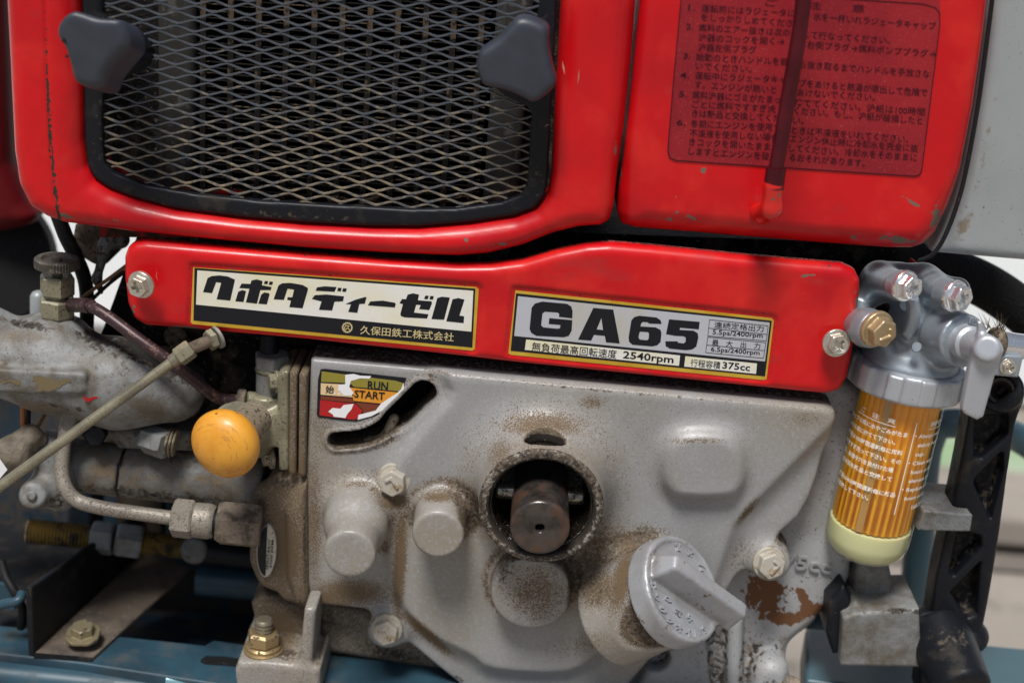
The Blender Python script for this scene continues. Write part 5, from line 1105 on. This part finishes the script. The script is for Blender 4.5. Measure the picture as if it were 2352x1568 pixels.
# ring nut with ribs
def ringf(X, Y, Z):
    c = (X-FA[0])*fd[0]+(Y-FA[1])*fd[1]+(Z-FA[2])*fd[2]
    a = (X-FA[0])*fr_[0]+(Y-FA[1])*fr_[1]+(Z-FA[2])*fr_[2]; b = (X-FA[0])*ff[0]+(Y-FA[1])*ff[1]+(Z-FA[2])*ff[2]
    q = np.sqrt(a*a+b*b); th = np.arctan2(a, b)
    s = np.abs(((th/(2*math.pi)*11+.28) % 1)-.5)*2*math.pi/11*q       # distance from rib centre
    d = smax(q-126*fk-(c)*.03, np.abs(c-along(8))-along(33), .0018)
    rib = np.maximum(np.maximum(s-along(17), q-133*fk-c*.03), np.abs(c-along(6))-along(29))
    d = smin(d, rib, .0010)
    return smax(d, -(np.maximum(q-100*fk, along(15)-c)), .001)
sdf('ring_nut', ringf, (FA-.027, FA+.027), .0008, alur, t)
def hd(px_up, side, fwd_=0): return FA-fd*(px_up*fk)+fr_*(side*fk)+ff*(fwd_*fk)
dome = cylw(hd(18, 0), hd(62, 0), 118*fk, 92*fk, .003); dome2 = cylw(hd(60, 0), hd(130, -6), 88*fk, 60*fk, .004)
wb = U(.007, dome, dome2, cap((2018, 640, .030), (2062, 655, .008), 36, 34), cap((2120, 640, .034), (2165, 672, .010), 36, 35), cap((2020, 640, .030), (2200, 665, .036), 28),
       cap((1950, 735, .032), (1990, 752, .006), 44, 42), cap((2120, 745, .030), (2180, 772, .008), 66, 60), cap((1960, 690, .034), (2060, 640, .034), 30))
fl1 = cyl((2062, 655, .006), (2080, 660, -.001), 34, 33, .001); fl2 = cyl((2165, 672, .008), (2196, 681, .0), 35, 34, .001); fl3 = cyl((1985, 750, .006), (2008, 759, .000), 43, 42, .001)
disc = cyl((2170, 770, .010), (2216, 783, -.0035), 64, 62, .0009)
web = ext([(2088, 690), (2112, 684), (2122, 720), (2108, 760), (2092, 790), (2072, 770), (2085, 730)], .004, .03, .002)
pin1 = cyl((2000, 668, .022), (2003, 669, .0125), 13); 
sdf('head', U(.003, wb, fl1, fl2, fl3, disc, web), boxpx(1930, 590, 2300, 900, -.006, .046), .00095, alu, t)
lathe('casting_mark', (2105, 797, .0005), (2106, 797, .002), [(0, 10), (.3, 12), (1, 12)], alu, t, 24)
lathe('casting_mark', (2080, 700, .0085), (2080, 700, .010), [(0, 12), (.3, 14), (1, 14)], alu, t, 24)
bolt('hex_bolt', (2099, 664, -.0075), (.50, -.84, .05), 37, chrome, t, 'cross', 1.0, rot=.2)
bolt('hex_bolt', (2215, 688, -.0062), (.55, -.82, .02), 38, chrome, t, 'cross', 1.0, rot=.5)
bolt('hex_bolt', (2034, 768, -.0072), (.42, -.88, -.05), 43, brass, t, 'seven', 1.02, rot=.3)

lathe('valve_hub', (2212, 784, -.003), (2268, 800, -.0215), [(0, 44), (.1, 40), (.35, 40), (.4, 33), (.9, 31), (1, 28)], alur, t, 40)
lev = U(.003, ext([(2238, 800), (2302, 806), (2285, 870), (2260, 958), (2245, 966), (2216, 952), (2210, 942), (2226, 850)], -.0235, -.0185, .0012, slope=.0), cyl((2268, 800, -.0265), (2268, 800, -.017), 31, 31, .0015), ext([(2246, 740), (2256, 738), (2268, 780), (2246, 780)], -.021, -.018, .0008))
lvb = tag(sdf('lever', lev, boxpx(2195, 730, 2320, 975, -.031, -.014), .0007, alur, t), 'flat cast valve lever pointing down')
emboss('raised_lettering', '開', (2190, 822), (2208, 826), 16, -.0042, .0012, alu, t); emboss('raised_lettering', '閉', (2226, 742), (2246, 746), 16, -.0042, .0012, alu, t)
t = thing('fuel_outlet_pipe', 'bright silver pipe stub at the right edge behind the valve lever', 'pipe', (2330, 830, .01))
lathe('pipe', (2285, 788, .012), (2440, 806, .016), [(0, 30), (.1, 31), (.3, 29), (1, 29)], chrome, t, 36)
sdf('mud_ring', U(.003, cyl((2276, 786, .010), (2300, 789, .011), 38, 36, .002), cap((2280, 815, .008), (2270, 870, .006), 9, 4)), boxpx(2235, 735, 2325, 885, .0, .024), .0008, mudm, t)
V_, F_ = [], []
for i in range(26):
    a = np.array([2262+rng.random()*50, 760-rng.random()*8, .008+rng.random()*.006]); b = a+np.array([rng.normal()*22-6, -14-rng.random()*34, rng.normal()*.003])
    A_, B_ = W(*a), W(*b); s_ = np.array((1, 0, .3))*.00018; o = len(V_); V_ += [A_-s_, A_+s_, A_+np.array((0, .0003, 0)), B_]; F_ += [(o, o+1, o+3), (o+1, o+2, o+3), (o+2, o, o+3)]
tag(mk('straw', V_, F_, mat('dry_straw', (.05, .035, .02), .9), t, False), kind='stuff')
prism('tab', [W(2268, 812, .006), W(2352, 818, .006), W(2340, 868, .006), W(2262, 862, .006)], (0, .004, 0), alu, t, bevel=.001)
bolt('screw', (2321, 846, .0025), (.1, -.99, .05), 20, zinc, t, 'cross', 1.0, wh=.2)
YO[0] = 0
# ---- black arm
t = thing('black_support_arm', 'black cast arm with triangular pockets standing at the right edge', 'arm', (2190, 1500, .0))
YA = .006
armp = [(2262, 850), (2300, 846), (2336, 862), (2352, 895), (2350, 930), (2334, 975), (2316, 1090), (2297, 1230), (2276, 1360), (2262, 1430), (2246, 1500), (2225, 1600), (2110, 1600), (2120, 1480), (2138, 1420), (2152, 1330), (2172, 1240), (2192, 1150), (2210, 1060), (2226, 970), (2250, 870)]
pk = [[(2240, 958), (2318, 950), (2316, 1000), (2254, 1054), (2238, 1050)], [(2306, 1034), (2308, 1085), (2276, 1196), (2240, 1116), (2238, 1104)], [(2200, 1218), (2254, 1232), (2256, 1258), (2192, 1325), (2180, 1318)], [(2184, 1362), (2254, 1290), (2244, 1412), (2222, 1422)]]
fa = ext(armp, YA, .022, .002); 
for p_ in pk: fa = SUB(fa, ext(p_, -.02, YA+.010, .002, yref=YA), .0015)
fa = U(.002, fa, cyl((2300, 896, YA-.003), (2300, 896, .03), 50, 50, .0015)); fa = SUB(fa, ycyl((2300, 898), 33, YA-.0035, YA+.006, 31, .001), .0015)
sdf('arm', fa, boxpx(2070, 835, 2370, 1600, YA-.004, .032), .0010, black, t, {'dirt_shade': lambda V: np.where(V[:, 1] > YA+.004, .55, 0)+spots([(2200, 1440, 60, 14, 0, .4)], .05)(V)}, crev_shade=.3)
rustp = mat('rust_brown', (.16, .07, .035), .8)
tcup = lathe('bush', W(2300, 898, YA-.001), W(2300, 898, YA+.0055), [(1, 2), (1, 13), (.6, 16), (0, 24), (0, 31), (1, 31)], mat('dark_rubber_bush', (.05, .035, .03), .5), t, 40, world=True)
sdf('foot_boss', U(.004, cyl((2150, 1440, .012), (2215, 1590, -.022), 74, 66, .003), cap((2120, 1430, .014), (2230, 1460, .012), 40)), boxpx(2050, 1350, 2330, 1610, -.03, .04), .0012, black, t, {'dirt_shade': spots([(2190, 1470, 60, 50, 0, .75)], .1)})
t = thing('grey_stub_arm', 'short square grey steel bar sticking out to the black arm beneath the filter', 'bar', (2160, 1222, .01))
zs0 = W(2118, 1222, -.002)[2]
b_ = [W(2107, 1218, .0), W(2229, 1221, .0), W(2235, 1182, .0), W(2122, 1172, .0)]
prism('bar', b_, (-.003, .03, 0), dirtygrey, t, bevel=.0008)
# ---- blue tube frame behind, right
t = thing('blue_tube_frame', 'blurred blue green tube frame behind the filter and black arm', 'frame', (2095, 1400, .12))
tube('tube', [(2420, 1060, .13), (2330, 1000, .13), (2230, 975, .12), (2160, 975, .12), (2135, 1010, .12), (2122, 1080, .12), (2110, 1250, .12), (2096, 1420, .12)], 34, mat('pale_blue_tube', (.055, .115, .14), .4, 0), t, 24)
lathe('collar', (2094, 1420, .12), (2095, 1384, .12), [(0, 60), (.5, 56), (.6, 44), (1, 40)], mat('pale_blue_collar', (.10, .19, .22), .4, 0), t, 32)
prism('base_beam', [WZ(1850, 1440, -.16), WZ(2500, 1500, -.16), WZ(2500, 1640, -.16), WZ(1850, 1560, -.16)], (0, 0, -.02), mat('beam_blue', (.05, .10, .12), .4), t, bevel=.002)
tube('lower_tube', [(1860, 1440, .10), (1930, 1400, .10), (2040, 1400, .11)], 40, bluem, t, 20)
tube('lower_rod', [(1980, 1560, .08), (2040, 1640, .08)], 12, bluem, t, 12)
# ---- thick black belt, upper right
t = thing('rubber_belt', 'thick black belt curving across the upper right behind the filter', 'belt', (2300, 700, .09))
bpts = [(1960, 590, .085), (2100, 600, .085), (2230, 640, .085), (2330, 700, .085), (2420, 780, .085)]
tube('belt', bpts, 52, mat('fuzzy_belt_rubber', (.010, .010, .010), .8, 0, bump=[(600, 1, .002)], spec=.2), t, 18)
tube('red_wire', [(2090, 596, .04), (2112, 615, .04), (2124, 650, .04), (2122, 700, .045)], 5, red, thing('thin_red_wire', 'thin red wire dropping from under the tank behind the filter', 'wire', (2122, 700, .045)), 10)
